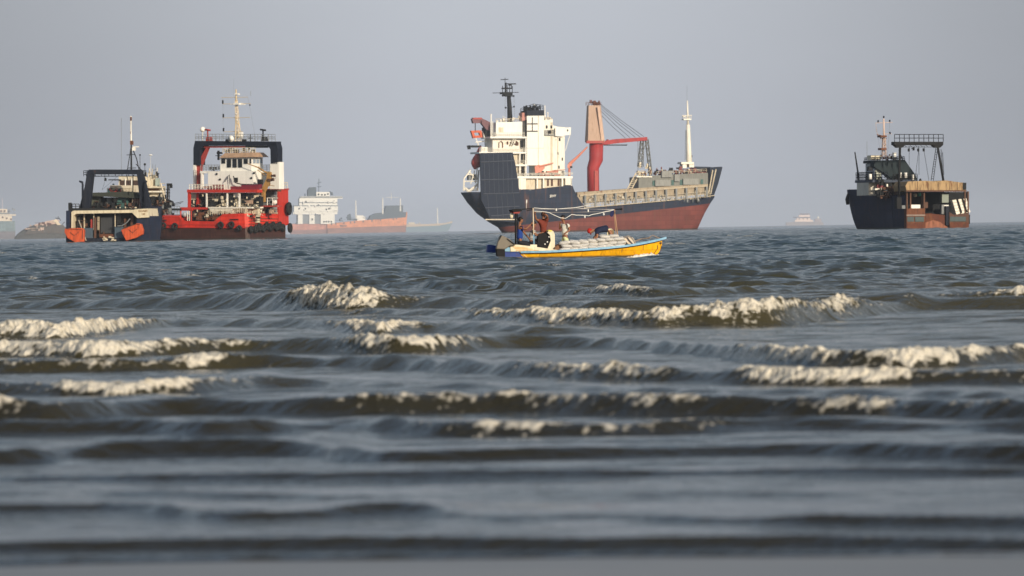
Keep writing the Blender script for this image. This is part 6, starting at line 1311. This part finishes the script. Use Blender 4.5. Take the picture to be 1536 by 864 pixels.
    m = MB(); F.tube(m, [(789.4, 312.5, -.3), (789.8, 304, -.3)], .3, 5); F.tube(m, [(789.8, 304.5, -.3), (790, 299.5, -.3)], .9, 6); F.part('stern_light', m, CW)
    # console, seat, fuel gear
    m = MB(); F.poly(m, [(821, 349), (823, 346.4), (827, 345.4), (830.4, 347), (832.2, 352), (832.5, 372), (829, 377), (819, 378), (822, 371), (826, 361), (825, 353)], -.34, .34); cs = F.part('helm_console', m, CR, bevel=.015)
    m = MB(); F.poly(m, [(821.5, 346.4), (824, 344.8), (828.5, 345.4), (827, 347.6)], -.36, .36); F.part('console_pad', m, paint('yellow_pad', (.68, .60, .12), .6, .3), cs)
    m = MB(); F.poly(m, [(808, 351), (816, 349), (824, 352), (825.6, 361), (821.5, 372), (812, 374), (806, 366)], -.22, .3); F.part('engine_box', m, BLACK, cs)
    m = MB(); m.torus(F.P(822.8, 361.5, -.24), (.3, 1, 0), .16, .014, 20, 6); F.part('steering_wheel', m, DARK, cs)
    for (x, y) in [(817.4, 366.4), (823.4, 355.4), (821, 363)]:
        q = MB(); q.ball(F.P(x, y, -.26), (.032, .03, .036), 8, 6); F.part('gauge', q, CW, cs)
    m = MB(); F.poly(m, [(804, 359), (811, 357), (815, 362), (813, 370), (806, 372)], -.1, .4); F.part('seat_base', m, DARK)
    m = MB(); F.poly(m, [(832.5, 370.5), (838, 367), (843, 365.5), (843, 376), (832, 377)], -.5, .5); F.part('wooden_crate', m, paint('brown_wood', (.20, .10, .05), .8, .5, scale=6))
    m = MB(); F.box(m, 790, 960, 379, 382, -.35, .35); F.part('floor_board', m, paint('brown_wood', (.20, .10, .05)))
    BT = F
    # ---- cargo of sacks
    SK, N, L, B = new_mat('striped_sack')
    tc = N.new('ShaderNodeTexCoord'); wv = N.new('ShaderNodeTexWave'); wv.bands_direction = 'Z'; wv.inputs['Scale'].default_value = 6.5; wv.inputs['Distortion'].default_value = 1.0; wv.inputs['Detail'].default_value = 2
    L.new(tc.outputs['Object'], wv.inputs['Vector']); rp = N.new('ShaderNodeValToRGB'); rp.color_ramp.elements[0].position = .12; rp.color_ramp.elements[0].color = (.05, .045, .07, 1); rp.color_ramp.elements[1].position = .26; rp.color_ramp.elements[1].color = (.66, .63, .57, 1)
    L.new(wv.outputs['Fac'], rp.inputs[0]); L.new(rp.outputs[0], B.inputs['Base Color']); B.inputs['Roughness'].default_value = .7
    ball = MB().ball((0, 0, 0), 1, 20, 12); rn = random.Random(4)
    def sp(v, e): return math.copysign(abs(v)**e, v)
    vs = [(sp(x, .55)*.27, sp(y, .6)*.20*(1-.25*abs(x)**4), sp(z, .8)*.082*(1-.45*abs(x)**5)) for x, y, z in ball.v]
    me0 = MB(); me0.add(vs, ball.f, True); tmpl = me0.make('rice_sack', SK)
    M = Matrix.Translation((F.X, F.Y, 0)) @ Matrix.Rotation(F.th, 4, 'Z')
    first = True
    lay = []
    for row, (w, dx) in enumerate([(-.56, 0), (-.15, 5), (.28, 2)]):
        for c in range(8):
            x = 848+c*13.2+dx
            if x > 934: continue
            n = 3 if x < 898 or x > 928 else 4
            zt = 376.5-(x-845)*.075
            for kz in range(n-(1 if row == 0 and x > 898 else 0)): lay.append((x+rn.uniform(-1.5, 1.5)+(kz % 2)*2.2, zt-kz*5.0-2.0, w+rn.uniform(-.03, .03)+kz*.03))
    for (x, y, w) in lay:
        o = tmpl if first else tmpl.copy()
        if not first: scn.collection.objects.link(o)
        first = False
        o.matrix_world = M @ Matrix.Translation(F.P(x, y, w)) @ Euler((rn.uniform(-.08, .08), rn.uniform(-.14, .14), rn.uniform(-.2, .2))).to_matrix().to_4x4() @ Matrix.Diagonal((rn.uniform(.88, 1.0), 1, rn.uniform(.85, 1.05), 1))
        tag(o, 'white sack with dark stripes in the pile filling the yellow motorboat', 'sack', 'striped sacks piled in the yellow boat')
    m = MB(); rn2 = random.Random(9)
    base = [(930, 366), (931, 358), (936, 354.5), (943, 353.2), (949, 356), (953, 361.5), (954.5, 366.5)]
    MT, N, L, B = new_mat('striped_mat'); tc = N.new('ShaderNodeTexCoord'); wv = N.new('ShaderNodeTexWave'); wv.bands_direction = 'DIAGONAL'; wv.inputs['Scale'].default_value = 3.2; wv.inputs['Distortion'].default_value = 4
    L.new(tc.outputs['Object'], wv.inputs['Vector']); rp = N.new('ShaderNodeValToRGB'); rp.color_ramp.elements[0].position = .42; rp.color_ramp.elements[0].color = (.06, .05, .05, 1); rp.color_ramp.elements[1].position = .5; rp.color_ramp.elements[1].color = (.60, .50, .38, 1)
    L.new(wv.outputs['Fac'], rp.inputs[0]); L.new(rp.outputs[0], B.inputs['Base Color']); B.inputs['Roughness'].default_value = .9
    rings = []
    for i in range(9):
        w = -.52+.9*i/8; sc = .72+.28*math.sin(math.pi*(i+.5)/9)
        c = (942, 366); rings.append([F.P(c[0]+(x-c[0])*sc+rn2.uniform(-.5, .5), c[1]+(y-c[1])*sc+rn2.uniform(-.4, .4), w) for x, y in base])
    ob = loft(rings, 'rolled_mat', MT, None); o_ = rings[0][0]
    ob.matrix_world = M; tag(ob, 'crumpled tan and black striped mat heaped ahead of the sacks', 'mat')
    # ---- people
    blue = paint('blue_shirt_cloth', (.018, .055, .26), .85, .3, scale=6); mar = paint('maroon_shirt_cloth', (.17, .035, .022), .85, .3, scale=6)
    wht = paint('white_shirt_cloth', (.62, .60, .52), .85, .4, scale=6); dk = paint('dark_trouser_cloth', (.018, .02, .028), .85, .3, scale=6)
    lime = paint('pale_shorts_cloth', (.60, .62, .36), .85, .5, dcol=(.25, .40, .15), scale=9); nv = paint('navy_jacket_cloth', (.012, .018, .045), .85, .3, scale=6)
    beige = paint('beige_trouser_cloth', (.66, .58, .36), .85, .3, scale=6)
    ST, N, L, B = new_mat('striped_shirt_cloth'); tc = N.new('ShaderNodeTexCoord'); wv = N.new('ShaderNodeTexWave'); wv.bands_direction = 'Z'; wv.inputs['Scale'].default_value = 5.5
    L.new(tc.outputs['Object'], wv.inputs['Vector']); rp = N.new('ShaderNodeValToRGB'); rp.color_ramp.interpolation = 'CONSTANT'; rp.color_ramp.elements[0].color = (.015, .018, .03, 1); rp.color_ramp.elements[1].position = .5; rp.color_ramp.elements[1].color = (.62, .60, .56, 1)
    L.new(wv.outputs['Fac'], rp.inputs[0]); L.new(rp.outputs[0], B.inputs['Base Color']); B.inputs['Roughness'].default_value = .85
    person(F, 'man in a blue shirt at the stern reaching towards the pole', {
        'head': (781, 331, -.25), 'neck': (779.6, 336.6, -.25), 'chest': (779, 345, -.25), 'pelvis': (780, 361, -.25),
        'shL': (781, 341.5, .0), 'elL': (787, 350, .05), 'haL': (793, 357, .0), 'shR': (781.5, 341.5, -.42), 'elR': (789, 343.6, -.52), 'haR': (796.8, 336, -.5),
        'hiL': (781, 364, -.12), 'knL': (793, 365, -.05), 'anL': (792, 379, -.05), 'hiR': (781, 364.5, -.38), 'knR': (792, 366, -.42), 'anR': (790, 380, -.42)}, blue, dk, long_legs=True)
    person(F, 'person in a black and white striped shirt sitting behind the front stern pole', {
        'head': (800.6, 337.6, .1), 'neck': (799.5, 342.5, .1), 'chest': (798.4, 349, .1), 'pelvis': (797, 363, .1),
        'shL': (800, 346.5, .32), 'elL': (806, 354, .34), 'haL': (811, 350, .28), 'shR': (800, 346.5, -.1), 'elR': (804, 353.5, -.16), 'haR': (809.6, 350.5, -.1),
        'hiL': (798, 365, .2), 'knL': (809, 363, .26), 'anL': (810, 377, .24), 'hiR': (798, 365, .0), 'knR': (808.6, 364, -.1), 'anR': (809, 378, -.12)}, ST, dk, long_legs=False)
    person(F, 'man in a maroon shirt standing with both hands raised to his head', {
        'head': (815.4, 322.6, .3), 'neck': (815, 328, .3), 'chest': (814.6, 335, .3), 'pelvis': (814.8, 351, .3),
        'shL': (819.6, 331.5, .42), 'elL': (821.4, 324.2, .1), 'haL': (817.6, 321, .08), 'shR': (809.4, 331.6, .18), 'elR': (804, 329, .0), 'haR': (802.4, 320.5, -.1),
        'hiL': (817, 354, .36), 'knL': (818, 366, .3), 'anL': (817.4, 381, .34), 'hiR': (812.4, 354, .22), 'knR': (811, 366, .14), 'anR': (811, 381, .2)}, mar, dk, face=(.4, -1, 0))
    person(F, 'man in a white t-shirt and pale shorts with one hand at his mouth', {
        'head': (844.4, 328, .2), 'neck': (845.6, 333.4, .2), 'chest': (847, 341, .2), 'pelvis': (847.6, 355, .2),
        'shL': (842.6, 337, .36), 'elL': (839.4, 343.6, .3), 'haL': (839.8, 336.4, .12), 'shR': (852, 337.4, .02), 'elR': (854.4, 345.4, -.06), 'haR': (848.6, 349.4, -.12),
        'hiL': (845.6, 358.5, .28), 'knL': (845, 371, .26), 'anL': (845.4, 384, .28), 'hiR': (849.8, 358.5, .1), 'knR': (850.6, 371, .1), 'anR': (850, 384, .12)}, wht, lime, face=(-1, -.5, 0), cap=HAIR, shirt_name='t_shirt')
    redc = paint('red_cap_cloth', (.36, .02, .015), .85, .3, scale=6)
    person(F, 'person in a red cap and navy jacket bending over the sacks near the bow', {
        'head': (886.5, 346.4, .12), 'neck': (891.4, 344.8, .14), 'chest': (897.5, 344.6, .14), 'pelvis': (913.6, 343, .14),
        'shL': (895.5, 346.5, .30), 'elL': (893.5, 354, .32), 'haL': (889.5, 358, .28), 'shR': (895.5, 348, -.04), 'elR': (895.8, 356, -.10), 'haR': (891, 359.6, -.12),
        'hiL': (916, 345.5, .24), 'knL': (919, 356, .28), 'anL': (927, 361, .28), 'hiR': (916, 346.5, .04), 'knR': (917.4, 357, .0), 'anR': (926, 362, .0)}, nv, beige, face=(-.5, -.2, -1), cap=redc, shirt_name='jacket', scale=1.15)
    # ---- bow wave and wake
    rs = random.Random(3); FM = paint('wake_foam', (.72, .70, .64), .9, .6, dcol=(.20, .22, .20), scale=6, streak=1)
    def foam(name, pts, wid, hgt, seed, label):
        n_, m_ = len(pts)*6, 9; vs = []
        P_ = [F.P(*p) for p in pts]; rr = random.Random(seed)
        from mathutils import noise as mn
        for i in range(n_):
            t = i/(n_-1)*(len(P_)-1); a = min(int(t), len(P_)-2); c = P_[a].lerp(P_[a+1], t-a); e = math.sin(math.pi*i/(n_-1))**.5
            for j in range(m_):
                s_ = j/(m_-1)*2-1; q = Vector((c.x*9, c.y+s_*3, seed)); nz = mn.fractal(q, 1, 2, 3)
                vs.append((c.x+.03*nz, c.y+s_*wid*e, c.z-.05+(hgt*e*(1-s_*s_)**.7)*(1+1.1*nz)))
        fs = [(i*m_+j, i*m_+j+1, (i+1)*m_+j+1, (i+1)*m_+j) for i in range(n_-1) for j in range(m_-1)]
        o = MB().add(vs, fs, True).make(name, FM); o.matrix_world = M; o['kind'] = 'stuff'; o['label'] = label
    foam('bow_wave', [(930, 387.4, -.62), (945, 386.2, -.58), (958, 384, -.5), (968, 383, -.42), (978, 382.5, -.3), (988, 383.5, -.15), (994, 385, 0)], .10, .10, 5, 'white water thrown up beside the bow of the yellow boat')
    foam('bow_wave', [(800, 388.4, -.85), (840, 388.8, -.95), (880, 388.6, -.95), (925, 387.8, -.8)], .06, .045, 9, 'thin line of white water along the hull of the yellow boat')
    foam('wake', [(700, 388, .3), (715, 387.5, .2), (735, 387.4, .1), (750, 388, 0)], .25, .05, 11, 'low broken wake behind the outboard engine')
boat()
